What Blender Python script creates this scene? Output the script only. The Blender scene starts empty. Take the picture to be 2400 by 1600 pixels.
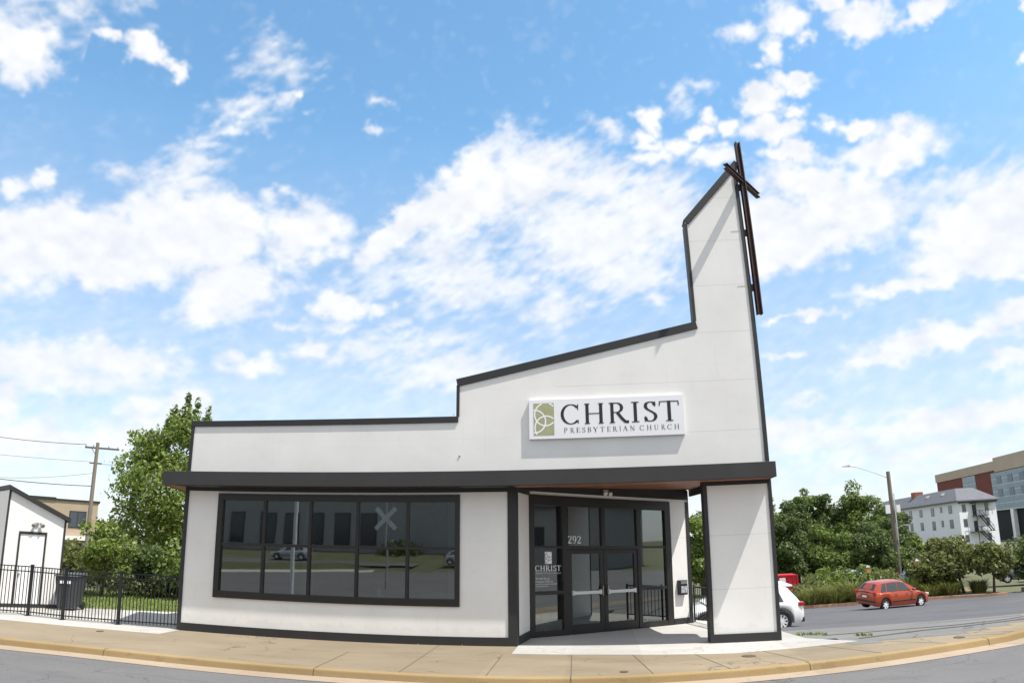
import bpy, bmesh, math, random
import numpy as np
from mathutils import Vector, Matrix
R = math.radians
random.seed(7)
rng = np.random.default_rng(11)
scene = bpy.context.scene
COL = scene.collection

# ------------------------------------------------------------------ camera (wide zoom lens with its barrel curvature)
cam = bpy.data.cameras.new('camera')
cam_o = bpy.data.objects.new('camera', cam); COL.objects.link(cam_o); scene.camera = cam_o
cam.type = 'PANO'
cam.panorama_type = 'FISHEYE_LENS_POLYNOMIAL'
cam.sensor_width = 36.0; cam.sensor_height = 24.0; cam.sensor_fit = 'HORIZONTAL'
cam.fisheye_fov = math.pi
cam.fisheye_polynomial_k0 = 0.0
cam.fisheye_polynomial_k1 = -0.04081521
cam.fisheye_polynomial_k2 = 0.0
cam.fisheye_polynomial_k3 = 8.13566e-6
cam.fisheye_polynomial_k4 = 0.0
cam.clip_start = 0.1; cam.clip_end = 3000
PITCH, ROLL, YAW = R(16.43427), R(-0.4547), R(-6.95027)
fw = Vector((math.sin(YAW)*math.cos(PITCH), math.cos(YAW)*math.cos(PITCH), math.sin(PITCH)))
rt0 = Vector((math.cos(YAW), -math.sin(YAW), 0)); up0 = rt0.cross(fw)
rt = math.cos(ROLL)*rt0 + math.sin(ROLL)*up0
up = -math.sin(ROLL)*rt0 + math.cos(ROLL)*up0
M = Matrix((rt, up, -fw)).transposed().to_4x4(); M.translation = (1.3197, -16.5677, 2.352)
cam_o.matrix_world = M

# ------------------------------------------------------------------ light
SUN_DIR = Vector((2.4, -1.0, 5.2)).normalized()
SUN_EL = math.asin(SUN_DIR.z); SUN_AZ = math.atan2(SUN_DIR.x, SUN_DIR.y)
sun = bpy.data.lights.new('sun', 'SUN'); sun.energy = 3.3; sun.angle = R(0.55); sun.color = (1.0, 0.955, 0.88)
sun_o = bpy.data.objects.new('sun', sun); COL.objects.link(sun_o)
sun_o.rotation_euler = (-SUN_DIR).to_track_quat('-Z', 'Y').to_euler()
sun_o.location = (10, -10, 30)

scene.view_settings.view_transform = 'Standard'
scene.view_settings.look = 'None'
scene.view_settings.exposure = 0.92
scene.view_settings.gamma = 1.0
scene.render.engine = 'CYCLES'
scene.cycles.use_denoising = True
scene.cycles.max_bounces = 8
scene.cycles.transparent_max_bounces = 12
scene.cycles.sample_clamp_indirect = 6.0

# cloud cover: azimuth, elevation, two half axes (degrees), weight, 0 heaped / 1 thin
CLOUDS = [(-50.86, 32.87, 2.43, -0.75, 0.63, 2.21, 1.6, 0),(-52.92, 33.04, 1.72, 0.7, -0.59, 1.84, 1.6, 0),(-50.07, 35.15, 1.0, -0.19, 0.08, 0.4, 0.6, 1),
(-44.59, 36.41, 1.35, -0.05, 0.04, 0.6, 1.2, 0),(-41.87, 36.04, 1.7, -0.43, 0.25, 0.93, 1.4, 0),(-40.7, 35.33, 2.26, 0.01, 0.01, 0.54, 0.9, 0),
(-38.69, 34.99, 0.93, -0.47, 0.26, 0.53, 1.1, 0),(-47.21, 24.59, 1.24, -0.25, 0.14, 0.79, 1, 0),(-49.3, 23.37, 1.67, 0.14, -0.07, 0.94, 1.1, 0),
(-46.65, 19.71, 4.88, 1.07, -0.6, 2.8, 1.6, 0),(-43.56, 22.15, 4.29, 0.92, -0.39, 1.91, 1.3, 0),(-40.12, 20.6, 5.83, 1.03, -0.54, 2.94, 1.7, 0),
(-34.32, 23.2, 6.08, 0.91, -0.61, 3.84, 1.9, 0),(-30.68, 19.5, 4.2, 1.26, -0.79, 2.59, 1.3, 0),(-25.16, 24.56, 4.23, 0.42, -0.24, 2.32, 1.1, 0),
(-25.94, 23.21, 2.52, 0.26, -0.2, 1.89, 1.0, 0),(-36.76, 24.46, 4.55, 0.81, -0.38, 2.19, 1.4, 0),(-31.74, 17.48, 2.87, 0.34, -0.15, 1.24, 0.8, 1),
(-21.55, 18.96, 2.47, 0.16, -0.1, 1.46, 1.6, 0),(-18.34, 18.71, 1.3, 0.07, -0.04, 0.82, 1.1, 0),(-21.3, 17.03, 0.99, 0.43, -0.19, 0.43, 0.7, 1),
(-25.22, 17.11, 1.27, 0.11, -0.03, 0.38, 0.6, 1),(-36.33, 28.04, 2.89, 1.43, -0.6, 1.26, 0.9, 1),(-35.92, 27.08, 2.6, 0.02, -0.0, 1.01, 0.9, 1),
(-41.55, 26.4, 1.51, -0.2, 0.06, 0.49, 0.5, 1),(-34.96, 30.34, 0.98, 0.2, -0.07, 0.4, 0.5, 1),(-31.79, 33.55, 2.09, 0.79, -0.34, 0.94, 0.7, 1),
(-32.9, 31.83, 2.18, 0.41, -0.1, 0.56, 0.9, 1),(-30.06, 37.31, 2.16, -0.36, 0.27, 1.48, 0.55, 1),(-26.99, 35.18, 0.61, 0.1, -0.06, 0.4, 0.8, 0),
(-20.8, 33.34, 0.63, 0.06, -0.03, 0.37, 0.7, 1),(-27.45, 27.81, 0.99, -0.13, 0.07, 0.5, 0.8, 1),(-28.73, 26.92, 0.81, -0.18, 0.11, 0.51, 0.6, 1),
(-26.41, 33.91, 0.61, 0.09, -0.03, 0.2, 0.5, 1),(-28.8, 34.73, 0.89, 0.5, -0.19, 0.35, 0.5, 1),(-19.97, 35.09, 0.83, -0.07, 0.03, 0.29, 0.4, 1),
(-45.09, 11.58, 5.15, 0.77, -0.3, 1.8, 1.1, 0),(-38.84, 12.77, 5.09, 0.65, -0.24, 1.69, 1.2, 0),(-28.94, 13.66, 2.88, 0.51, -0.18, 0.99, 0.9, 0),
(-24.27, 14.96, 1.86, 0.47, -0.22, 0.87, 0.95, 0),(-42.46, 10.59, 5.68, 0.74, -0.17, 1.16, 0.8, 1),(-11.93, 14.01, 5.91, 0.03, -0.03, 1.64, 1.0, 1),
(-18.73, 15.33, 4.31, 0.56, -0.13, 0.97, 0.8, 1),(-15.38, 16.33, 4.36, 0.11, -0.03, 0.87, 0.7, 1),(-16.58, 17.7, 1.74, 0.07, -0.02, 0.43, 0.6, 1),
(-46.46, 8.68, 1.33, 0.18, -0.24, 1.5, 1.4, 0),(-33.41, 10.01, 2.22, 0.21, -0.2, 1.84, 1.2, 0),(-36.19, 9.33, 2.57, 0.26, -0.16, 1.41, 1.0, 0),
(-15.56, 26.11, 5.7, 4.38, -0.84, 1.04, 1.4, 0),(-10.28, 28.2, 5.93, 2.72, -1.05, 2.13, 1.5, 0),(-10.83, 30.77, 4.43, 3.45, -0.82, 0.99, 0.8, 0),
(-18.57, 24.44, 2.77, 2.42, -0.54, 0.61, 1.0, 0),(-13.32, 23.81, 5.46, 1.57, -0.69, 2.28, 0.8, 1),(-10.9, 21.24, 5.69, 0.01, -0.03, 2.4, 1.0, 1),
(-17.9, 21.23, 3.03, 0.15, -0.06, 1.08, 0.5, 1),(-5.35, 29.06, 5.61, -0.2, 0.07, 3.65, 1.25, 1),(0.56, 28.85, 5.55, -0.42, 0.15, 2.56, 1.2, 1),
(0.33, 24.97, 7.73, -0.57, 0.23, 4.31, 1.45, 1),(5.7, 26.35, 4.23, -0.44, 0.39, 4.25, 1.3, 1),(2.5, 21.82, 4.73, -0.35, 0.12, 1.95, 1.2, 1),
(-3.54, 31.38, 5.56, -0.28, 0.05, 1.6, 1.1, 1),(6.15, 30.69, 1.47, -0.16, 0.08, 0.8, 1.1, 0),(8.32, 31.22, 1.56, -0.2, 0.14, 1.25, 1.0, 0),
(5.7, 32.22, 1.01, -0.11, 0.07, 0.75, 1.0, 0),(10.58, 32.27, 1.36, -0.2, 0.09, 0.7, 1.2, 0),(6.26, 33.75, 0.77, 0.18, -0.26, 1.02, 0.9, 0),
(11.69, 33.31, 0.9, -0.14, 0.11, 0.78, 1.0, 0),(13.71, 32.45, 1.01, -0.18, 0.12, 0.77, 1.0, 0),(11.86, 30.18, 1.75, -0.27, 0.13, 0.93, 1.1, 0),
(2.65, 33.2, 1.54, -0.71, 0.35, 0.76, 0.7, 1),(11.22, 36.12, 1.01, -0.17, 0.07, 0.48, 0.6, 1),(9.21, 34.8, 0.36, -0.86, 0.86, 0.35, 0.6, 1),
(16.82, 33.83, 2.1, -0.07, 0.01, 1.46, 1.5, 0),(19.6, 34.67, 1.73, -0.75, 0.31, 0.77, 1.3, 0),(17.42, 31.45, 2.47, -0.51, 0.19, 1.04, 1.35, 0),
(19.82, 32.51, 0.94, 0.12, -0.1, 0.64, 1.0, 0),(27.11, 37.62, 2.38, -0.8, 0.44, 1.6, 1.7, 0),(24.63, 39.52, 1.44, -0.46, 0.2, 0.77, 1.3, 0),
(32.35, 36.53, 2.28, 0.53, -0.2, 0.76, 1.35, 0),(20.23, 39.4, 1.65, -0.45, 0.25, 1.09, 0.95, 0),(16.51, 39.1, 1.55, -0.36, 0.16, 0.81, 0.8, 0),
(19.07, 37.52, 0.84, -0.21, 0.23, 1.12, 0.75, 0),(21.93, 37.78, 0.71, -0.2, 0.11, 0.49, 0.7, 0),(16.86, 36.8, 0.68, -0.15, 0.07, 0.39, 0.5, 0),
(39.96, 34.68, 0.54, -0.25, 0.12, 0.36, 1.2, 0),(38.76, 31.63, 0.53, -0.22, 0.14, 0.44, 1.2, 0),(18.78, 29.35, 2.26, -0.47, 0.17, 0.92, 1.2, 0),
(20.17, 27.02, 5.04, -1.08, 0.33, 1.8, 1.3, 0),(17.28, 23.73, 5.98, -1.06, 0.55, 3.48, 1.6, 0),(22.3, 24.15, 5.47, -0.18, 0.04, 3.05, 1.4, 0),
(27.19, 28.05, 3.92, 0.36, -0.22, 1.96, 1.3, 0),(24.59, 30.27, 1.31, -0.34, 0.15, 0.66, 1.1, 0),(22.2, 30.98, 0.78, 0.09, -0.07, 0.48, 0.7, 0),
(16.29, 21.76, 4.85, -0.77, 0.24, 1.66, 1.1, 0),(32.76, 20.92, 6.6, 0.92, -0.39, 2.85, 1.6, 0),(35.8, 23.46, 5.54, 0.35, -0.09, 1.31, 1.1, 1),
(32.6, 18.59, 7.27, -0.73, 0.15, 1.72, 1.5, 0),(26.41, 17.85, 5.67, 0.09, -0.01, 0.68, 1.1, 0),(30.97, 24.33, 4.69, -0.01, -0.02, 1.36, 0.8, 1),
(27.66, 13.59, 7.02, 0.64, -0.09, 1.08, 1.2, 0),(33.17, 14.16, 4.54, 0.22, -0.04, 1.33, 1.4, 0),(23.09, 12.77, 2.52, -0.37, 0.09, 0.64, 1.1, 0),
(18.2, 16.69, 2.22, -0.31, 0.07, 0.54, 1.1, 0),(14.98, 17.01, 0.83, -0.1, 0.03, 0.27, 0.8, 0),(15.88, 13.73, 1.23, -0.14, 0.04, 0.38, 0.8, 0),
(17.16, 10.06, 1.62, -0.17, 0.05, 0.45, 0.8, 0),(32.47, 11.58, 2.48, 0.01, 0.01, 0.67, 0.9, 0),(-3.22, 19.22, 1.82, -0.73, 0.98, 2.44, 0.75, 1),
(-0.31, 19.56, 1.31, -0.06, 0.03, 0.65, 0.6, 1),(6.11, 20.48, 2.56, -0.22, 0.07, 0.86, 0.7, 1),(5.55, 19.23, 1.29, -0.1, 0.03, 0.39, 0.6, 1),
(14.64, 7.99, 2.46, -0.22, 0.14, 1.46, 1.2, 0),(26.67, 7.35, 4.06, -0.52, 0.18, 1.27, 1.2, 0),(30.82, 7.39, 3.57, 0.14, -0.01, 1.14, 1.1, 0),
(19.71, 7.12, 5.1, -0.53, 0.14, 1.22, 0.9, 1),(24.47, 5.42, 7.42, -0.83, 0.15, 1.18, 0.8, 1),(-44.64, 6.23, 4.75, 0.52, -0.21, 1.51, 1.2, 0),
(-37.14, 7.21, 5.12, 0.46, -0.13, 1.2, 0.9, 0)]


def fbm(x, y, seed, octaves=6, gain=0.52):
    """value noise on arrays x, y (period 256 cells)"""
    out = np.zeros_like(x); amp = 1.0; tot = 0.0
    for o in range(octaves):
        g = np.random.default_rng(seed+o*17).random((256, 256)).astype(np.float32)
        xi = np.floor(x).astype(np.int32); yi = np.floor(y).astype(np.int32)
        fx = x-xi; fy = y-yi
        fx = fx*fx*(3-2*fx); fy = fy*fy*(3-2*fy)
        x0 = xi & 255; x1 = (xi+1) & 255; y0 = yi & 255; y1 = (yi+1) & 255
        v = (g[y0, x0]*(1-fx)+g[y0, x1]*fx)*(1-fy)+(g[y1, x0]*(1-fx)+g[y1, x1]*fx)*fy
        out += amp*v; tot += amp; amp *= gain
        x = x*2.03+13.7; y = y*2.03+7.1
    return out/tot

def cloud_image():
    W, H = 3072, 1536
    dpp = 360.0/W
    el = (np.arange(H//2, H)+.5)*dpp-90.0                     # upper half only
    az = (np.arange(W)+.5)*dpp-180.0
    AZ, EL = np.meshgrid(az.astype(np.float32), el.astype(np.float32))
    ce = np.cos(np.radians(EL))
    ux = AZ*np.cos(np.radians(22)).astype(np.float32)
    wx = (fbm(ux*.45+40, EL*.6+9, 3, 5)-.5); wy = (fbm(ux*.45+90, EL*.6+71, 5, 5)-.5)
    wx2 = (fbm(ux*1.7+40, EL*2.2+9, 33, 4)-.5); wy2 = (fbm(ux*1.7+90, EL*2.2+71, 35, 4)-.5)
    A = AZ+wx*2.6+wx2*1.1; E = EL+wy*1.7+wy2*.8
    m0 = np.full_like(A, -1.0); m1 = np.full_like(A, -1.0)
    allc = list(CLOUDS)
    r2 = random.Random(5)
    for i in range(230):                                        # unseen sky behind and overhead: extra clouds added to whiten the shade light
        a = r2.uniform(50, 305); 
        if a > 180: a -= 360
        e = r2.uniform(3, 88); s = r2.uniform(4, 12)
        allc.append((a, e, s*1.8, 0, 0, s*.5, r2.uniform(.8, 1.5), r2.randint(0, 1)))
    for (a, e, e1x, e1y, e2x, e2y, w, k) in allc:
        rr = max(math.hypot(e1x, e1y), math.hypot(e2x, e2y))+3.0
        cc = max(.25, math.cos(R(e)))
        i0 = max(0, int((e-rr)/dpp)); i1 = min(H//2, int((e+rr)/dpp)+1)
        j0 = max(0, int((a-rr/cc+180)/dpp)); j1 = min(W, int((a+rr/cc+180)/dpp)+1)
        if i1 <= i0 or j1 <= j0: continue
        da = (A[i0:i1, j0:j1]-a)*ce[i0:i1, j0:j1]; de = E[i0:i1, j0:j1]-e
        det = e1x*e2y-e1y*e2x
        p = (da*e2y-de*e2x)/det; q = (de*e1x-da*e1y)/det
        v = w*(1-np.sqrt(p*p+q*q))
        t = m0 if k == 0 else m1
        t[i0:i1, j0:j1] = np.maximum(t[i0:i1, j0:j1], v)
    n0 = fbm(ux*.9, EL*1.2, 101, 7, .49)-.5
    # altocumulus ripples run along a slanting band
    ca, sa = math.cos(R(24)), math.sin(R(24))
    s1 = (ux*ca+EL*sa)*.8; s2 = (-ux*sa+EL*ca)*2.1
    n1 = fbm(s1*1.1, s2*.95, 211, 5, .52)-.5
    def ss(x, a, b):
        t = np.clip((x-a)/(b-a), 0, 1); return t*t*(3-2*t)
    c0 = ss(m0+n0*.95, -.30, .62)
    c1 = ss(m1*.95+n1*1.25, -.45, .95)*.95
    base = ss(n0+n1*.25, .06, .45)*.10
    c = 1-(1-c0)*(1-c1)*(1-base)
    haze = np.clip(1-EL/34.0, 0, 1)**1.25*.72
    c = 1-(1-c*(1-.25*haze))*(1-haze*(.6+.8*(n1+.5)))
    sh = np.clip(.72+n0*1.1+wy*1.0, 0, 1)
    img = np.zeros((H, W, 4), np.float32); img[..., 3] = 1
    img[H//2:, :, 0] = np.clip(c, 0, 1); img[H//2:, :, 1] = sh
    img[:H//2, :, 0] = .55
    im = bpy.data.images.new('cloud_cover', W, H, alpha=False, float_buffer=False)
    im.colorspace_settings.name = 'Non-Color'
    im.pixels.foreach_set(img.ravel()); im.update(); im.pack()
    return im

world = bpy.data.worlds.new('World'); scene.world = world; world.use_nodes = True
nt = world.node_tree; nt.nodes.clear(); N = nt.nodes.new; L = nt.links.new
wo = N('ShaderNodeOutputWorld'); bg = N('ShaderNodeBackground'); bg.inputs[1].default_value = 0.1
sky = N('ShaderNodeTexSky'); sky.sky_type = 'NISHITA'; sky.sun_disc = False
sky.sun_elevation = SUN_EL; sky.sun_rotation = SUN_AZ; sky.altitude = 400; sky.air_density = 1.0; sky.dust_density = 0.6; sky.ozone_density = 1.5
tc = N('ShaderNodeTexCoord')
mp = N('ShaderNodeMapping'); mp.inputs['Rotation'].default_value = (0, 0, R(-90))
# environment lookup: azimuth 0 (+y) must fall on the middle column
env = N('ShaderNodeTexEnvironment'); env.image = cloud_image(); env.interpolation = 'Cubic'
L(tc.outputs['Generated'], mp.inputs['Vector'])
# mirror x so that azimuth grows to the right
sc_ = N('ShaderNodeMapping'); sc_.inputs['Scale'].default_value = (1, 1, 1)
L(tc.outputs['Generated'], sc_.inputs['Vector']); L(sc_.outputs[0], mp.inputs['Vector']); L(mp.outputs[0], env.inputs['Vector'])
sep = N('ShaderNodeSeparateColor'); L(env.outputs['Color'], sep.inputs[0])
tint = N('ShaderNodeMix'); tint.data_type = 'RGBA'; tint.blend_type = 'MULTIPLY'; tint.inputs[0].default_value = 1.0
L(sky.outputs[0], tint.inputs[6])
sz = N('ShaderNodeSeparateXYZ'); L(tc.outputs['Generated'], sz.inputs[0])
tr_ = N('ShaderNodeValToRGB'); L(sz.outputs[2], tr_.inputs[0]); e_ = tr_.color_ramp.elements
e_[0].position = 0.0; e_[0].color = (.76, .85, .94, 1); e_[1].position = .52; e_[1].color = (1.16, 1.51, 1.46, 1)
e2_ = tr_.color_ramp.elements.new(.22); e2_.color = (.92, 1.08, 1.12, 1)
L(tr_.outputs[0], tint.inputs[7])
cc_ = N('ShaderNodeMix'); cc_.data_type = 'RGBA'; L(sep.outputs[1], cc_.inputs[0])
cc_.inputs[6].default_value = (4.35, 4.55, 4.95, 1); cc_.inputs[7].default_value = (5.45, 5.5, 5.6, 1)
mx = N('ShaderNodeMix'); mx.data_type = 'RGBA'
L(sep.outputs[0], mx.inputs[0]); L(tint.outputs[2], mx.inputs[6]); L(cc_.outputs[2], mx.inputs[7])
L(mx.outputs[2], bg.inputs[0]); L(bg.outputs[0], wo.inputs[0])
world.cycles.sampling_method = 'MANUAL'; world.cycles.sample_map_resolution = 512

# ------------------------------------------------------------------ materials
MATS = {}
def mat(name, col, rough=.7, var=0.0, scale=3.0, bump=0.0, bscale=40.0, metal=0.0, spec=.5, col2=None, coat=0.0, emit=None, detail=6.0, stretch=None, trans=0.0):
    if name in MATS: return MATS[name]
    m = bpy.data.materials.new(name); m.use_nodes = True; t = m.node_tree; b = t.nodes['Principled BSDF']
    b.inputs['Base Color'].default_value = (*col, 1); b.inputs['Roughness'].default_value = rough
    b.inputs['Metallic'].default_value = metal; b.inputs['Specular IOR Level'].default_value = spec
    b.inputs['Coat Weight'].default_value = coat
    co = t.nodes.new('ShaderNodeTexCoord'); v = co.outputs['Object']
    if stretch:
        mm = t.nodes.new('ShaderNodeMapping'); mm.inputs['Scale'].default_value = stretch; t.links.new(v, mm.inputs[0]); v = mm.outputs[0]
    if var or col2:
        n = t.nodes.new('ShaderNodeTexNoise'); n.inputs['Scale'].default_value = scale; n.inputs['Detail'].default_value = detail; n.inputs['Roughness'].default_value = .62
        t.links.new(v, n.inputs['Vector'])
        r = t.nodes.new('ShaderNodeValToRGB'); r.color_ramp.elements[0].position = .3; r.color_ramp.elements[1].position = .7
        c2 = col2 or tuple(min(1, c*(1+var)) for c in col); c1 = col if col2 else tuple(c*(1-var) for c in col)
        r.color_ramp.elements[0].color = (*c1, 1); r.color_ramp.elements[1].color = (*c2, 1)
        t.links.new(n.outputs[0], r.inputs[0]); t.links.new(r.outputs[0], b.inputs['Base Color'])
    if bump:
        n2 = t.nodes.new('ShaderNodeTexNoise'); n2.inputs['Scale'].default_value = bscale; n2.inputs['Detail'].default_value = 4
        t.links.new(v, n2.inputs['Vector'])
        bp = t.nodes.new('ShaderNodeBump'); bp.inputs['Strength'].default_value = bump; bp.inputs['Distance'].default_value = .02
        t.links.new(n2.outputs[0], bp.inputs['Height']); t.links.new(bp.outputs[0], b.inputs['Normal'])
    if emit:
        b.inputs['Emission Color'].default_value = (*emit[0], 1); b.inputs['Emission Strength'].default_value = emit[1]
    MATS[name] = m; return m

def mnode(t, op, a, b_=None, c=None):
    n = t.nodes.new('ShaderNodeMath'); n.operation = op
    for i, x in enumerate((a, b_, c)):
        if x is None: continue
        if isinstance(x, (int, float)): n.inputs[i].default_value = x
        else: t.links.new(x, n.inputs[i])
    return n.outputs[0]

def panel_mat():
    """white fibre-cement wall board: fine joints at real board edges, faint blotches, streaks under fixings"""
    m = bpy.data.materials.new('white_wall_board'); m.use_nodes = True; t = m.node_tree; b = t.nodes['Principled BSDF']
    b.inputs['Roughness'].default_value = .75; b.inputs['Specular IOR Level'].default_value = .25
    g = t.nodes.new('ShaderNodeNewGeometry'); s = t.nodes.new('ShaderNodeSeparateXYZ'); t.links.new(g.outputs['Position'], s.inputs[0])
    z = s.outputs[2]; x = s.outputs[0]
    zz = mnode(t, 'MODULO', mnode(t, 'ADD', z, 1.82+.04), 1.22)
    j = mnode(t, 'LESS_THAN', mnode(t, 'ABSOLUTE', mnode(t, 'SUBTRACT', zz, .62)), .008)
    xx = mnode(t, 'MODULO', mnode(t, 'ADD', x, 12.3), 2.44)
    j2 = mnode(t, 'MULTIPLY', mnode(t, 'LESS_THAN', mnode(t, 'ABSOLUTE', mnode(t, 'SUBTRACT', xx, 1.0)), .006), .35)
    hi = mnode(t, 'MAXIMUM', mnode(t, 'MULTIPLY', mnode(t, 'GREATER_THAN', z, 4.1), mnode(t, 'GREATER_THAN', x, .4)), mnode(t, 'GREATER_THAN', x, 3.2))
    jj = mnode(t, 'MULTIPLY', mnode(t, 'MAXIMUM', j, mnode(t, 'MULTIPLY', j2, .4)), mnode(t, 'MULTIPLY_ADD', hi, .22, .06))
    n = t.nodes.new('ShaderNodeTexNoise'); n.inputs['Scale'].default_value = .8; n.inputs['Detail'].default_value = 7; t.links.new(g.outputs['Position'], n.inputs['Vector'])
    r = t.nodes.new('ShaderNodeValToRGB'); r.color_ramp.elements[0].position = .3; r.color_ramp.elements[1].position = .7
    r.color_ramp.elements[0].color = (.735, .72, .695, 1); r.color_ramp.elements[1].color = (.805, .79, .765, 1); t.links.new(n.outputs[0], r.inputs[0])
    mp_ = t.nodes.new('ShaderNodeMapping'); mp_.inputs['Scale'].default_value = (9, 9, .7); t.links.new(g.outputs['Position'], mp_.inputs[0])
    n3 = t.nodes.new('ShaderNodeTexNoise'); n3.inputs['Scale'].default_value = 1; n3.inputs['Detail'].default_value = 5; t.links.new(mp_.outputs[0], n3.inputs['Vector'])
    st = mnode(t, 'MULTIPLY', mnode(t, 'GREATER_THAN', n3.outputs[0], .66), .05)
    # splash dirt on the lowest boards, broken up by noise
    nd = t.nodes.new('ShaderNodeTexNoise'); nd.inputs['Scale'].default_value = 5; nd.inputs['Detail'].default_value = 8; t.links.new(g.outputs['Position'], nd.inputs['Vector'])
    low = mnode(t, 'MULTIPLY', mnode(t, 'LESS_THAN', z, mnode(t, 'MULTIPLY_ADD', nd.outputs[0], .55, .08)), .07)
    gr = mnode(t, 'MULTIPLY', mnode(t, 'GREATER_THAN', nd.outputs[0], .60), .03)
    jj = mnode(t, 'ADD', jj, mnode(t, 'ADD', low, gr))
    mx_ = t.nodes.new('ShaderNodeMix'); mx_.data_type = 'RGBA'; t.links.new(mnode(t, 'ADD', jj, st), mx_.inputs[0]); t.links.new(r.outputs[0], mx_.inputs[6]); mx_.inputs[7].default_value = (.30, .29, .27, 1)
    t.links.new(mx_.outputs[2], b.inputs['Base Color'])
    n2 = t.nodes.new('ShaderNodeTexNoise'); n2.inputs['Scale'].default_value = 2.2; n2.inputs['Detail'].default_value = 8; t.links.new(g.outputs['Position'], n2.inputs['Vector'])
    bp = t.nodes.new('ShaderNodeBump'); bp.inputs['Strength'].default_value = .10; bp.inputs['Distance'].default_value = .03; t.links.new(n2.outputs[0], bp.inputs['Height']); t.links.new(bp.outputs[0], b.inputs['Normal'])
    return m
WALL = panel_mat()

def glass_mat(name, tint_=.35, f0=.10, gain=1.0, rough=0.0):
    m = bpy.data.materials.new(name); m.use_nodes = True; t = m.node_tree; t.nodes.clear()
    o = t.nodes.new('ShaderNodeOutputMaterial'); a = t.nodes.new('ShaderNodeBsdfTransparent'); a.inputs[0].default_value = (tint_, tint_*1.02, tint_, 1)
    g = t.nodes.new('ShaderNodeBsdfGlossy'); g.inputs['Roughness'].default_value = rough; g.inputs['Color'].default_value = (.88, .94, .93, 1)
    lw = t.nodes.new('ShaderNodeFresnel'); lw.inputs['IOR'].default_value = 1.5
    k = mnode(t, 'MINIMUM', mnode(t, 'MULTIPLY_ADD', lw.outputs[0], gain, f0), 1.0)
    n = t.nodes.new('ShaderNodeTexNoise'); n.inputs['Scale'].default_value = 1.6; n.inputs['Detail'].default_value = 1
    co = t.nodes.new('ShaderNodeTexCoord'); t.links.new(co.outputs['Object'], n.inputs['Vector'])
    bp = t.nodes.new('ShaderNodeBump'); bp.inputs['Strength'].default_value = .012; bp.inputs['Distance'].default_value = .02; t.links.new(n.outputs[0], bp.inputs['Height']); t.links.new(bp.outputs[0], g.inputs['Normal'])
    x = t.nodes.new('ShaderNodeMixShader'); t.links.new(k, x.inputs[0]); t.links.new(a.outputs[0], x.inputs[1]); t.links.new(g.outputs[0], x.inputs[2]); t.links.new(x.outputs[0], o.inputs[0])
    MATS[name] = m; return m
GLASS = glass_mat('tinted_glass', .33, .18, rough=.018)

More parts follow.
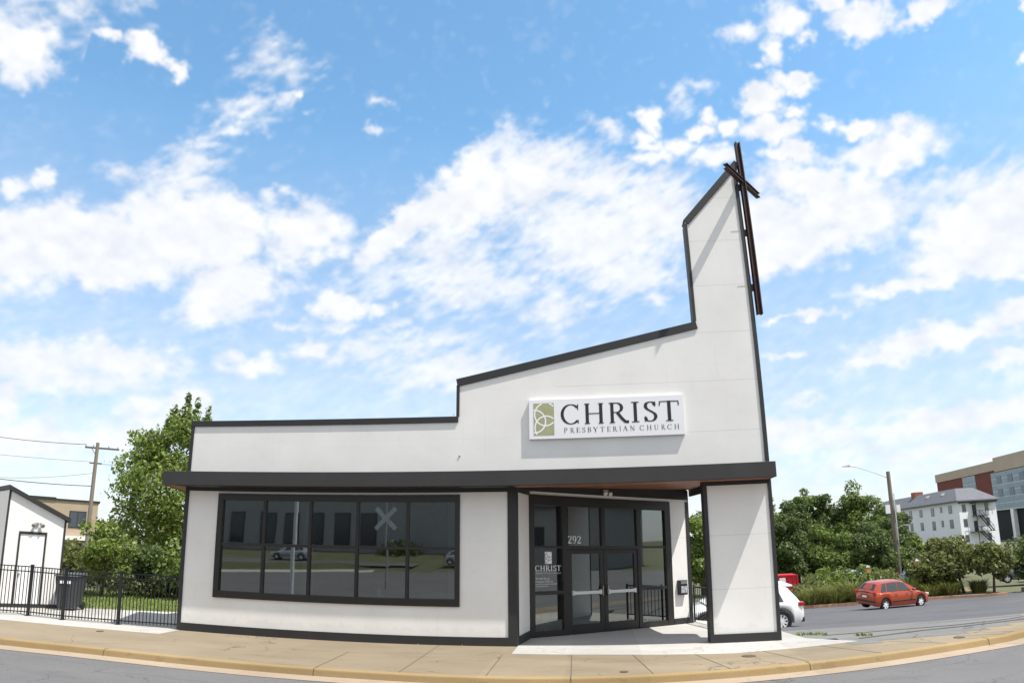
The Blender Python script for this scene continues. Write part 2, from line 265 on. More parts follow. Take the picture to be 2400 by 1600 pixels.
def slab_mat(name, c1, c2, c3, crack=.5, scale=1.0, rough=.9, speck=.15):
    """concrete / asphalt: large stains, streaks, speckle, hairline cracks"""
    m = bpy.data.materials.new(name); m.use_nodes = True; t = m.node_tree; b = t.nodes['Principled BSDF']; b.inputs['Roughness'].default_value = rough; b.inputs['Specular IOR Level'].default_value = .25
    g = t.nodes.new('ShaderNodeNewGeometry'); P = g.outputs['Position']
    def noise(s, d, st=None):
        v = P
        if st:
            q = t.nodes.new('ShaderNodeMapping'); q.inputs['Scale'].default_value = st; t.links.new(P, q.inputs[0]); v = q.outputs[0]
        n = t.nodes.new('ShaderNodeTexNoise'); n.inputs['Scale'].default_value = s; n.inputs['Detail'].default_value = d; n.inputs['Roughness'].default_value = .6; t.links.new(v, n.inputs['Vector']); return n.outputs[0]
    r = t.nodes.new('ShaderNodeValToRGB'); e = r.color_ramp.elements; e[0].position = .28; e[0].color = (*c1, 1); e[1].position = .72; e[1].color = (*c2, 1)
    t.links.new(noise(.55*scale, 8, (.6, 1.6, 1)), r.inputs[0])
    mix1 = t.nodes.new('ShaderNodeMix'); mix1.data_type = 'RGBA'; t.links.new(mnode(t, 'MULTIPLY', mnode(t, 'GREATER_THAN', noise(2.3*scale, 9, (.5, 1.8, 1)), .60), .35), mix1.inputs[0]); t.links.new(r.outputs[0], mix1.inputs[6]); mix1.inputs[7].default_value = (*c3, 1)
    sp = mnode(t, 'MULTIPLY_ADD', mnode(t, 'SUBTRACT', noise(60, 3), .5), speck*4, 1.0)
    mix2 = t.nodes.new('ShaderNodeVectorMath'); mix2.operation = 'SCALE'; t.links.new(mix1.outputs[2], mix2.inputs[0]); t.links.new(sp, mix2.inputs['Scale'])
    out = mix2.outputs[0]
    # each bay poured or patched apart: slight change of tone from bay to bay
    wn = t.nodes.new('ShaderNodeTexWhiteNoise'); wn.noise_dimensions = '1D'; sx = t.nodes.new('ShaderNodeSeparateXYZ'); t.links.new(P, sx.inputs[0])
    t.links.new(mnode(t, 'FLOOR', mnode(t, 'MULTIPLY', mnode(t, 'ADD', sx.outputs[0], .9), .66)), wn.inputs['W'])
    big = mnode(t, 'MULTIPLY', mnode(t, 'GREATER_THAN', noise(.23, 6, (.5, 1.3, 1)), .57), -.07)
    vs = t.nodes.new('ShaderNodeVectorMath'); vs.operation = 'SCALE'; t.links.new(out, vs.inputs[0]); t.links.new(mnode(t, 'ADD', mnode(t, 'MULTIPLY_ADD', wn.outputs['Value'], .12 if 'concrete' in name else 0.0, .94), big), vs.inputs['Scale']); out = vs.outputs[0]
    if crack:
        vo = t.nodes.new('ShaderNodeTexVoronoi'); vo.feature = 'DISTANCE_TO_EDGE'; vo.inputs['Scale'].default_value = .55
        wv = t.nodes.new('ShaderNodeVectorMath'); wv.operation = 'MULTIPLY_ADD'; n = t.nodes.new('ShaderNodeTexNoise'); n.inputs['Scale'].default_value = 1.7; n.inputs['Detail'].default_value = 6; t.links.new(P, n.inputs['Vector'])
        t.links.new(n.outputs['Color'], wv.inputs[0]); wv.inputs[1].default_value = (.9, .9, .9); t.links.new(P, wv.inputs[2]); t.links.new(wv.outputs[0], vo.inputs['Vector'])
        cr = mnode(t, 'MULTIPLY', mnode(t, 'LESS_THAN', vo.outputs['Distance'], .006), mnode(t, 'MULTIPLY', mnode(t, 'GREATER_THAN', noise(.35, 2), .52), crack))
        m3 = t.nodes.new('ShaderNodeMix'); m3.data_type = 'RGBA'; t.links.new(cr, m3.inputs[0]); t.links.new(out, m3.inputs[6]); m3.inputs[7].default_value = tuple(c*.35 for c in c1)+(1,); out = m3.outputs[2]
    t.links.new(out, b.inputs['Base Color'])
    bp = t.nodes.new('ShaderNodeBump'); bp.inputs['Strength'].default_value = .35; bp.inputs['Distance'].default_value = .01; t.links.new(noise(45, 5), bp.inputs['Height']); t.links.new(bp.outputs[0], b.inputs['Normal'])
    MATS[name] = m; return m

M_DARK = mat('charcoal_trim_paint', (.021, .021, .022), .6, .12, 2.0, .05, 30)
M_FASCIA = mat('charcoal_fascia_metal', (.033, .031, .032), .55, .15, 1.2, .03, 8)
M_FRAME = mat('dark_bronze_metal', (.018, .016, .015), .38, .1, 3, spec=.5)
M_WOOD = mat('stained_wood_soffit', (.18, .062, .032), .5, 0, 2.0, .15, 14, col2=(.30, .12, .06), stretch=(1.2, 14, 1))
M_WALK = slab_mat('tan_sidewalk_concrete', (.205, .168, .117), (.268, .222, .157), (.170, .140, .102), .6)
M_CURB = slab_mat('tan_kerb_concrete', (.255, .180, .085), (.33, .24, .125), (.19, .14, .08), 0)
M_PALE = slab_mat('pale_concrete', (.37, .36, .34), (.46, .45, .425), (.30, .29, .27), .35)
M_ROAD = slab_mat('grey_asphalt_road', (.130, .128, .131), (.165, .163, .166), (.112, .110, .113), .5, .6, speck=.35)
M_LOT = slab_mat('worn_asphalt_lot', (.100, .100, .110), (.130, .130, .142), (.082, .082, .09), .7, .5, speck=.25)
M_APRON = slab_mat('light_asphalt_apron', (.16, .158, .157), (.215, .212, .208), (.12, .118, .116), .8, .8, speck=.25)
M_GRASSG = mat('lawn_ground', (.105, .125, .045), .95, 0, 1.2, .5, 60, col2=(.19, .185, .08))
M_DULL = mat('dull_ground_grass', (.075, .085, .04), .95, 0, .6, .5, 30, col2=(.125, .125, .065))
M_SOIL = mat('dry_verge_soil', (.20, .15, .09), .95, .3, 1.5, .4, 30)
M_BLACK = mat('black_iron', (.012, .012, .014), .45)
M_WHITEP = mat('white_paint', (.80, .80, .80), .5)
M_CHROME = mat('brushed_aluminium', (.75, .76, .78), .3, metal=1.0)

# ------------------------------------------------------------------ mesh helpers
class MB:
    def __init__(s): s.v = []; s.f = []
    def add(s, vs, fs):
        k = len(s.v); s.v += [tuple(v) for v in vs]; s.f += [tuple(i+k for i in f) for f in fs]; return s
    def quad(s, a, b, c, d): return s.add([a, b, c, d], [(0, 1, 2, 3)])
    def box(s, x0, x1, y0, y1, z0, z1):
        return s.add([(x, y, z) for z in (z0, z1) for y in (y0, y1) for x in (x0, x1)],
                     [(0, 2, 3, 1), (4, 5, 7, 6), (0, 1, 5, 4), (2, 6, 7, 3), (0, 4, 6, 2), (1, 3, 7, 5)])
    def hexa(s, p):   # 8 corners, same order as box
        return s.add(p, [(0, 2, 3, 1), (4, 5, 7, 6), (0, 1, 5, 4), (2, 6, 7, 3), (0, 4, 6, 2), (1, 3, 7, 5)])
    def bar(s, a, b, w, h=None, upv=(0, 0, 1)):
        a = Vector(a); b = Vector(b); h = h or w; d = (b-a).normalized(); u = Vector(upv)
        if abs(d.dot(u)) > .98: u = Vector((0, 1, 0))
        r = d.cross(u).normalized(); u = r.cross(d)
        P = []
        for q in (a, b):
            for sy in (-1, 1):
                for sx in (-1, 1): P.append(q+r*(sx*w/2)+u*(sy*h/2))
        return s.add(P, [(0, 1, 3, 2), (4, 6, 7, 5), (0, 4, 5, 1), (2, 3, 7, 6), (0, 2, 6, 4), (1, 5, 7, 3)])
    def tube(s, pts, rad, n=8, cap=True):
        pts = [Vector(p) for p in pts]; rr = rad if isinstance(rad, (list, tuple)) else [rad]*len(pts)
        k = len(s.v); m = len(pts); pr = None
        for i, p in enumerate(pts):
            d = (pts[min(i+1, m-1)]-pts[max(i-1, 0)]).normalized()
            if pr is None:
                u = Vector((0, 0, 1)) if abs(d.z) < .9 else Vector((1, 0, 0)); pr = d.cross(u).normalized()
            pr = (pr-d*pr.dot(d)).normalized(); q = d.cross(pr)
            for j in range(n):
                a = 2*math.pi*j/n; s.v.append(tuple(p+(pr*math.cos(a)+q*math.sin(a))*rr[i]))
        for i in range(m-1):
            for j in range(n): s.f.append((k+i*n+j, k+i*n+(j+1) % n, k+(i+1)*n+(j+1) % n, k+(i+1)*n+j))
        if cap: s.f.append(tuple(k+j for j in reversed(range(n)))); s.f.append(tuple(k+(m-1)*n+j for j in range(n)))
        return s
    def prism(s, poly, y0, y1):   # poly in x,z, extruded along y
        n = len(poly); s.add([(x, y0, z) for x, z in poly]+[(x, y1, z) for x, z in poly],
              [tuple(range(n)), tuple(reversed(range(n, 2*n)))]+[(i, n+i, n+(i+1) % n, (i+1) % n) for i in range(n)]); return s
    def slab(s, poly, z0, z1):    # poly in x,y
        n = len(poly); s.add([(x, y, z0) for x, y in poly]+[(x, y, z1) for x, y in poly],
              [tuple(reversed(range(n))), tuple(range(n, 2*n))]+[(i, (i+1) % n, n+(i+1) % n, n+i) for i in range(n)]); return s
    def each(s, name, m, parent=None, **k):
        # every connected piece becomes an object of its own
        n = len(s.v); up_ = list(range(n))
        def find(i):
            while up_[i] != i: up_[i] = up_[up_[i]]; i = up_[i]
            return i
        for f in s.f:
            for i in f[1:]: up_[find(i)] = find(f[0])
        groups = {}
        for f in s.f: groups.setdefault(find(f[0]), []).append(f)
        out = []
        for g in groups.values():
            ids = sorted({i for f in g for i in f}); mp_ = {i: j for j, i in enumerate(ids)}
            q = MB(); q.v = [s.v[i] for i in ids]; q.f = [tuple(mp_[i] for i in f) for f in g]; out.append(q.build(name, m, parent, **k))
        return out
    def build(s, name, m, parent=None, smooth=False, bevel=0, fix=True, matrix=None):
        me = bpy.data.meshes.new(name); me.from_pydata(s.v, [], s.f); me.update()
        if fix:
            bm = bmesh.new(); bm.from_mesh(me); bmesh.ops.recalc_face_normals(bm, faces=bm.faces); bm.to_mesh(me); bm.free()
        for mm in (m if isinstance(m, (list, tuple)) else [m]): me.materials.append(mm)
        if smooth: me.shade_smooth(); 
        if smooth == 'auto': me.set_sharp_from_angle(angle=R(35))
        o = bpy.data.objects.new(name, me); COL.objects.link(o)
        if matrix is not None:
            me.transform(matrix)
        if parent is not None: o.parent = parent; o.matrix_parent_inverse = Matrix.Translation(-parent.location) if parent.type == 'EMPTY' and parent.get('_abs') else Matrix()
        if bevel:
            b = o.modifiers.new('bevel', 'BEVEL'); b.width = bevel; b.segments = 2; b.limit_method = 'ANGLE'
        return o

def tag(o, label=None, cat=None, group=None, kind=None):
    if label: o['label'] = label
    if cat: o['category'] = cat
    if group: o['group'] = group
    if kind: o['kind'] = kind
    return o
def thing(name, label, cat, loc=(0, 0, 0), rz=0, group=None):
    """Empty at the base; parts of it are built in its own coordinates"""
    o = bpy.data.objects.new(name, None); COL.objects.link(o); o.location = loc; o.rotation_euler = (0, 0, rz)
    o.empty_display_size = .2
    return tag(o, label, cat, group)
def copy_tree(o, parent=None):
    c = o.copy(); COL.objects.link(c); c.parent = parent
    for ch in list(o.children): copy_tree(ch, c)
    return c
def plate(o_list, poly, zoff, seg=1.0): pass

# ------------------------------------------------------------------ terrain and paving
def sstep(t): t = min(1, max(0, t)); return t*t*(3-2*t)
HP = [(-100, 0), (1.0, 0), (10.5, -1.0), (24, -1.9), (60, -2.3), (2000, -2.3)]
def H0(y):
    for (a, ha), (b, hb) in zip(HP, HP[1:]):
        if y <= b: return ha+(hb-ha)*(max(y, a)-a)/(b-a)
    return -2.3
def ter(x, y):
    k = sstep((x+8.5)/6.0)
    if y < 12: left = 0
    else: left = -1.2*sstep((y-12)/30)
    return H0(y)*k+left*(1-k)
# kerb line (front top edge), left to right
KERB = [(-60, -9.5), (-40, -6.6), (-25, -4.9), (-18, -4.2), (-11.3, -3.84), (-8.7, -3.68), (-4.0, -3.76), (.75, -3.85), (5.1, -3.1), (9.27, -1.78), (10.4, -1.24), (14, .8), (19, 4.6), (26, 11), (40, 26)]
def spline(P, n=6):
    out = []
    for i in range(len(P)-1):
        p0 = P[max(i-1, 0)]; p1 = P[i]; p2 = P[i+1]; p3 = P[min(i+2, len(P)-1)]
        for k in range(n):
            t = k/n
            out.append(tuple(.5*((2*p1[j])+(-p0[j]+p2[j])*t+(2*p0[j]-5*p1[j]+4*p2[j]-p3[j])*t*t+(-p0[j]+3*p1[j]-3*p2[j]+p3[j])*t**3) for j in range(2)))
    out.append(P[-1]); return out
KL = spline(KERB)
def offs(line, d):   # d>0 towards the street
    out = []
    for i, p in enumerate(line):
        a = line[max(i-1, 0)]; b = line[min(i+1, len(line)-1)]; tx, ty = b[0]-a[0], b[1]-a[1]; l = math.hypot(tx, ty)
        out.append((p[0]+ty/l*d, p[1]-tx/l*d))
    return out
def kerb_y(x):
    for a, b in zip(KL, KL[1:]):
        if a[0] <= x <= b[0]: return a[1]+(b[1]-a[1])*(x-a[0])/(b[0]-a[0])
    return -3.8
def kz(x): return -.0 if x < 11 else -.0-.045*(x-11)
def strip(name, line_a, za, line_b, zb, m, kind='structure', n=1):
    mb = MB()
    for i in range(len(line_a)-1):
        a, b, c, d = line_a[i], line_a[i+1], line_b[i+1], line_b[i]
        mb.quad((a[0], a[1], za), (b[0], b[1], za), (c[0], c[1], zb), (d[0], d[1], zb))
    return mb

# ground sheet (grid, coarse far away)
def grid_sheet(name, xs, ys, zf, m, kind='structure', inside=None):
    idx = {}; vs = []; fs = []
    for i, x in enumerate(xs):
        for j, y in enumerate(ys): idx[i, j] = len(vs); vs.append((x, y, zf(x, y)))
    for i in range(len(xs)-1):
        for j in range(len(ys)-1):
            if inside and not inside((xs[i]+xs[i+1])/2, (ys[j]+ys[j+1])/2): continue
            fs.append((idx[i, j], idx[i+1, j], idx[i+1, j+1], idx[i, j+1]))
    mb = MB(); mb.v = vs; mb.f = fs
    o = mb.build(name, m, fix=False); o['kind'] = kind; return o
def lin(a, b, s): return [a+(b-a)*i/max(1, round((b-a)/s)) for i in range(max(1, round((b-a)/s))+1)]
gx = [-1500, -700, -300, -150, -100]+lin(-80, 120, 4)+[160, 220, 350, 700, 1500]
gy = [-1500, -700, -300, -120, -80]+lin(-60, 200, 4)+[260, 350, 500, 800, 1500]
def ground_z(x, y):
    if y < -20: z = -.35+min(1.7, max(0, (-43-y))*.12)
    else: z = min(-.25, ter(x, y)-.25)
    return z
grid_sheet('ground', gx, gy, ground_z, M_DULL)

road = MB()
fr = offs(KL, .42)
def FY(x): return -31-25*sstep((x+32)/24)
lo = [(x, FY(x)-4) for x, y in fr]
for i in range(len(fr)-1):
    if fr[i+1][0] <= fr[i][0]: continue
    ys = [0, .12, .3, .55, 1]
    for a, b in zip(ys, ys[1:]):
        f = lambda p, q, t: (p[0]*(1-t)+q[0]*t, p[1]*(1-t)+q[1]*t, -.145+.10*math.sin(math.pi*min(1, t*1.3)))
        road.quad(f(fr[i], lo[i], a), f(fr[i], lo[i], b), f(fr[i+1], lo[i+1], b), f(fr[i+1], lo[i+1], a))
tag(road.build('road', M_ROAD, smooth=True), kind='structure')
# opposite kerb and bank beyond the street are part of the ground behind the camera

gut = strip('gutter', offs(KL, .02), -.128, offs(KL, .43), -.138, M_CURB)
tag(gut.build('gutter', slab_mat('gutter_concrete', (.30, .235, .17), (.37, .30, .23), (.22, .18, .14), .3)), kind='structure')
kb = MB(); back = offs(KL, -.16)
prof = [(-.16, 0.0), (-.03, 0.0), (-.008, -.012), (0, -.03), (.03, -.16)]
for (d0, z0), (d1, z1) in zip(prof, prof[1:]):
    a = offs(KL, d0); b = offs(KL, d1)
    for i in range(len(KL)-1): kb.quad((*a[i], z0), (*b[i], z1), (*b[i+1], z1), (*a[i+1], z0))
tag(kb.build('kerb', M_CURB, smooth='auto'), kind='structure')
# sidewalk sheet between kerb and building line
sw = MB()
def sw_back(x):
    if x < -30: return kerb_y(x)+3.7
    if x < 6.5: return .3
    if x < 9.4: return -.75+(x-6.5)*.17
    return kerb_y(x)+1.55
for i in range(len(KL)-1):
    a, b = back[i], back[i+1]
    y0, y1 = sw_back(a[0]), sw_back(b[0])
    sw.quad((*a, 0), (*b, 0), (b[0]-(.6 if b[0] > 12 else 0), y1, 0), (a[0]-(.6 if a[0] > 12 else 0), y0, 0))
tag(sw.build('sidewalk', M_WALK), kind='structure')
# cut joints in walk and kerb: thin dark grooves
jt = MB(); M_JOINT = mat('dark_joint', (.11, .085, .06), .95)
def joint(x0, y0, x1, y1, w=.009, z=.004): 
    d = Vector((x1-x0, y1-y0, 0)).normalized(); n = Vector((-d.y, d.x, 0))*w
    a = Vector((x0, y0, z)); b = Vector((x1, y1, z)); jt.quad(a-n, b-n, b+n, a+n)
for x0, x1 in [(.66, .75), (1.93, 2.2), (3.15, 3.62), (4.5, 5.15), (5.9, 6.7), (7.4, 8.3), (8.9, 9.9), (-.8, -.76), (-2.45, -2.38), (-4.1, -4.02), (-5.9, -5.85), (-7.7, -7.7), (-9.6, -9.65), (-11.4, -11.5), (-13.2, -13.3), (-15, -15.2)]:
    yb = -1.25 if x0 > -.9 else -.02
    if x0 > 4: yb = -1.1
    if x0 < -9.3: yb = -1.1
    if x0 < -3: yb = min(yb, -1.6)
    if x0 < -5: continue
    joint(x0, yb, x1, kerb_y(x1)+.16)
for x in (-15.6, -14, -11.9, -8.71, -4.0, .75, 5.11, 9.27, 13.2):
    for (d0, z0), (d1, z1) in zip(prof, prof[1:]):
        y = kerb_y(x); w = .02
        i = min(range(len(KL)), key=lambda k: abs(KL[k][0]-x)); 
        a = KL[max(i-1, 0)]; b = KL[min(i+1, len(KL)-1)]; tx, ty = b[0]-a[0], b[1]-a[1]; l = math.hypot(tx, ty); tx /= l; ty /= l; nx, ny = ty, -tx
        e = .004
        P0 = (x+nx*d0, y+ny*d0-e*.0, z0+e); P1 = (x+nx*(d1+e), y+ny*(d1+e), z1+e)
        jt.quad((P0[0]-tx*w/2, P0[1]-ty*w/2, P0[2]), (P1[0]-tx*w/2, P1[1]-ty*w/2, P1[2]), (P1[0]+tx*w/2, P1[1]+ty*w/2, P1[2]), (P0[0]+tx*w/2, P0[1]+ty*w/2, P0[2]))
tag(jt.build('paving_joint_lines', M_JOINT, fix=False), kind='structure')
# pale entrance slab and strip under the fence
es = MB(); es.slab([(-.62, -1.15), (1.2, -1.25), (3.9, -1.55), (5.4, -1.25), (6.85, -.80), (5.95, .1), (5.75, 1.5), (4.7, 4.0), (3.9, 5.0), (-.3, 5.0), (-.62, .02)], -.2, .006)
tag(es.build('entrance_slab', M_PALE), kind='structure')
fs = MB(); fs.slab([(-30, -3.4), (-18, -1.9), (-13.9, -1.31), (-11.4, -1.1), (-9.25, -.96), (-9.3, .35), (-30, -.3)], -.2, .005)
tag(fs.build('fence_footing_strip', M_PALE), kind='structure')
pad = MB(); pad.slab([(-30, -.4), (-9.35, .3), (-9.35, 4.6), (-11.8, 3.8), (-14.8, 2.6), (-30, -2)], -.2, .009)
tag(pad.build('side_yard_path', M_PALE), kind='structure')
lawn = MB(); lawn.slab([(-34, -3.5), (-14.8, 2.4), (-9.4, 4.3), (-9.4, 13), (-34, 13)], -.2, -.012)
tag(lawn.build('lawn', M_GRASSG), kind='structure')
# parking lot and apron, following the slope
def lot_in(x, y): return y < 25.6+.9*math.sin(x*.05) and y > (1.0 if x < 9 else kerb_y(x)+1.0) and x > 3.4
grid_sheet('parking_lot', lin(3, 75, 1.2), lin(.4, 26.6, .8), lambda x, y: ter(x, y)-.004, M_LOT, inside=lot_in)
def ap_z(x, y): return ter(x, y)+.004
def ap_in(x, y): return y > (sw_back(x)-.45 if x < 11.5 else kerb_y(x)+1.2) and y < (4.0 if x < 10 else 4.0-(x-10)*.5+ (kerb_y(x)+1.2 if x > 11 else 0)) and x > 4.9
grid_sheet('driveway_apron', lin(4.8, 24, .35), lin(-1.6, 10, .35), ap_z, M_APRON, inside=ap_in)
# tar seams and joint streaks on the apron
tar = MB()
def seam(P, w):
    P = spline(P, 8)
    A = offs(P, w); B = offs(P, -w)
    for i in range(len(P)-1): tar.quad((*A[i], ter(*A[i])+.012), (*A[i+1], ter(*A[i+1])+.012), (*B[i+1], ter(*B[i+1])+.012), (*B[i], ter(*B[i])+.012))
seam([(6.4, .35), (8.2, .5), (9.8, .55), (11.5, .9), (13.5, 2.2)], .035)
seam([(7.0, -.45), (8.6, .05), (10.2, .3), (11.8, .75), (14, 2.2)], .05)
seam([(6.3, 1.9), (8.5, 1.6), (10.5, 1.7), (12.5, 2.3)], .03)
seam([(9.5, 2.8), (11.0, 2.3), (13.0, 2.9)], .03)
tag(tar.build('tar_seams', mat('tar', (.085, .08, .075), .9, .3, 8)), kind='structure')
# far kerb of the lot with soil verge behind
fk = MB(); vg = MB()
FK = spline([(3, 25.5), (8, 25.6), (12.7, 25.8), (17, 26.0), (21.5, 25.9), (24, 25.1), (25.2, 25.0)], 6)
FK2 = spline([(27.6, 27.6), (29, 26.2), (33, 24.6), (42, 23.5), (60, 24)], 6)
for F in (FK, FK2):
    A = offs(F, 0); B = offs(F, -.18)
    for i in range(len(F)-1):
        za = ter(*A[i]); zb = ter(*A[i+1])
        fk.hexa([(*A[i], za-.2), (*A[i+1], zb-.2), (*B[i], za-.2), (*B[i+1], zb-.2), (*A[i], za+.15), (*A[i+1], zb+.15), (*B[i], za+.15), (*B[i+1], zb+.15)])
    C2 = offs(F, -7)
    for i in range(len(F)-1):
        vg.quad((*B[i], ter(*B[i])+.12), (*B[i+1], ter(*B[i+1])+.12), (*C2[i+1], ter(*C2[i+1])+.1), (*C2[i], ter(*C2[i])+.1))
tag(fk.build('parking_lot_kerb', mat('red_brown_kerb', (.36, .17, .11), .85, 0, 2.5, .3, 20, col2=(.47, .31, .22))), kind='structure')
tag(vg.build('verge', mat('mulch_verge', (.22, .14, .08), .95, 0, 2, .5, 20, col2=(.24, .24, .10))), kind='structure')

def grass_patch(name, spots, h, m, seed=1, lean=.4, kind='stuff', w=.012):
    """spots: (x,y,z,n,r)"""
    r = random.Random(seed); mb = MB()
    for (x, y, z, n, rad) in spots:
        for _ in range(n):
            a = r.uniform(0, 6.283); d = rad*math.sqrt(r.random()); hx = h*r.uniform(.45, 1.1)
            bx, by = x+math.cos(a)*d, y+math.sin(a)*d; la = r.uniform(0, 6.283); ll = hx*lean*r.random(); ww = w*r.uniform(.7, 1.5)
            px, py = -math.sin(la)*ww, math.cos(la)*ww
            mb.add([(bx-px, by-py, z), (bx+px, by+py, z), (bx+px*.7+math.cos(la)*ll*.4, by+py*.7+math.sin(la)*ll*.4, z+hx*.6), (bx+math.cos(la)*ll, by+math.sin(la)*ll, z+hx)], [(0, 1, 2, 3)])
    return tag(mb.build(name, m, fix=False), kind=kind)
M_BLADE = mat('grass_blades', (.10, .19, .03), .8, 0, 5, col2=(.26, .33, .08))
sp = []
rr = random.Random(3)
for i in range(900):
    x = rr.uniform(-19, -9.5); yn = 2.5+(x+14.86)*.42 if x > -14.86 else 2.5
    y = rr.uniform(yn+.1, 9.5); sp.append((x, y, -.012, 16, .35))
grass_patch('lawn_grass', sp, .09, M_BLADE, 2)
sp = [(x, y, .0, 26, .13) for x, y in [(6.15, .62), (6.3, .58), (6.45, .55), (6.0, .66), (7.15, -.02), (7.3, -.08)]]
grass_patch('weeds', sp, .08, M_BLADE, 4, .9)
sp = [(x, -.02+.0*i, .0, 4, .05) for i, x in enumerate([-6.55, -6.4, -5.8, -3.0, -1.9, -8.2])]
grass_patch('wall_foot_weeds', sp, .05, M_BLADE, 5, .9)
# opposite side of the street, seen mirrored in the windows
ow = MB()
for a in range(-70, 70, 3):
    f = lambda x, d: (x, FY(x)-d)
    ow.quad((*f(a, -.1), -.13), (*f(a+3, -.1), -.13), (*f(a+3, 1.4), .02), (*f(a, 1.4), .02))
tag(ow.build('far_sidewalk', M_PALE), kind='structure')
ow = MB()
for a in range(-70, 70, 3):
    f = lambda x, d: (x, FY(x)-1.4-d)
    ow.quad((*f(a, 0), .02), (*f(a+3, 0), .02), (*f(a+3, 7), .45), (*f(a, 7), .45))
tag(ow.build('far_lawn', mat('far_lawn_grass', (.045, .065, .022), .95, 0, .6, .5, 30, col2=(.085, .095, .04))), kind='structure')
grid_sheet('far_car_park', lin(-80, 80, 8), lin(-62, -44, 3), lambda x, y: .1+(-y-43)*.06, M_ROAD, inside=lambda x, y: y < FY(x)-4)

# ------------------------------------------------------------------ lettering: broad-pen serif glyphs, cap height 1
def arc(cx, cy, rx, ry, a0, a1, n=26):
    return [(cx+rx*math.cos(R(a0+(a1-a0)*i/n)), cy+ry*math.sin(R(a0+(a1-a0)*i/n))) for i in range(n+1)]
def curve(P, n=8): return spline(P, n)
TK, TN = .150, .046
def SV(x, y, h=.12): return ('s', [(x-h, y), (x+h, y)])
GL = {
 'C': (.93, [('p', arc(.49, .5, .42, .475, 42, 318)), ('s', [(.83, .99), (.83, .70)]), ('s', [(.84, .03), (.84, .22)])]),
 'H': (1.0, [('v', .18), ('v', .82), ('t', [(.18, .5), (.82, .5)]), SV(.18, .98), SV(.18, .02), SV(.82, .98), SV(.82, .02)]),
 'R': (.96, [('v', .18), ('p', [(.18, .975), (.38, .975)]+arc(.38, .745, .25, .23, 90, -90)+[(.18, .515)]), ('k', [(.42, .51), (.62, .22), (.78, .05), (.95, .03)]), SV(.16, .98), SV(.18, .02, .13)]),
 'I': (.40, [('v', .20), SV(.20, .98, .17), SV(.20, .02, .17)]),
 'S': (.60, [('p', curve([(.50, .80), (.42, .93), (.29, .965), (.13, .90), (.09, .74), (.17, .61), (.33, .50), (.48, .38), (.52, .22), (.43, .075), (.28, .03), (.13, .07), (.06, .22)])), ('s', [(.505, .99), (.505, .74)]), ('s', [(.055, .01), (.055, .28)])]),
 'T': (.90, [('v', .45), ('t', [(.04, .965), (.86, .965)]), ('s', [(.05, .98), (.03, .76)]), ('s', [(.85, .98), (.87, .76)]), SV(.45, .02, .16)]),
 'P': (.78, [('v', .18), ('p', [(.18, .975), (.38, .975)]+arc(.38, .73, .26, .245, 90, -90)+[(.18, .485)]), SV(.16, .98), SV(.18, .02, .15)]),
 'E': (.76, [('v', .18), ('t', [(.18, .965), (.68, .965)]), ('t', [(.18, .51), (.55, .51)]), ('t', [(.18, .035), (.70, .035)]), ('s', [(.68, .98), (.68, .80)]), ('s', [(.70, .02), (.73, .24)]), ('s', [(.55, .42), (.55, .60)]), SV(.12, .98, .08), SV(.12, .02, .08)]),
 'B': (.80, [('v', .18), ('p', [(.18, .975), (.38, .975)]+arc(.38, .755, .22, .22, 90, -90)+[(.18, .535)]), ('p', [(.30, .525)]+arc(.40, .28, .27, .25, 90, -90)+[(.18, .03)]), SV(.12, .98, .08), SV(.12, .02, .08)]),
 'Y': (.88, [('k', [(.10, .97), (.44, .48)]), ('h', [(.80, .97), (.44, .48)]), ('vs', (.44, 0, .5)), SV(.12, .98), SV(.78, .98), SV(.44, .02)]),
 'A': (.94, [('h', [(.14, .02), (.47, .98)]), ('k', [(.47, 1.0), (.82, .02)]), ('t', [(.26, .34), (.70, .34)]), SV(.13, .02), SV(.83, .02)]),
 'N': (.98, [('h', [(.18, .02), (.18, .98)]), ('k', [(.16, .98), (.80, .04)]), ('h', [(.80, .02), (.80, .98)]), SV(.18, .02), SV(.12, .98, .08), SV(.80, .98)]),
 'U': (.96, [('p', [(.18, .98), (.18, .36)]+arc(.48, .33, .30, .31, 180, 270)), ('h', arc(.48, .33, .31, .31, 270, 360)+[(.79, .98)]), SV(.18, .98), SV(.79, .98)]),
 '2': (.62, [('p', curve([(.08, .76), (.13, .90), (.28, .97), (.44, .92), (.50, .74), (.42, .52), (.24, .28), (.07, .07)])), ('k', [(.06, .06), (.55, .06)]), ('s', [(.55, .04), (.58, .22)])]),
 '9': (.62, [('p', arc(.30, .67, .22, .30, 0, 360)), ('p', curve([(.52, .70), (.53, .45), (.42, .20), (.22, .03), (.10, .0)]))]),
}
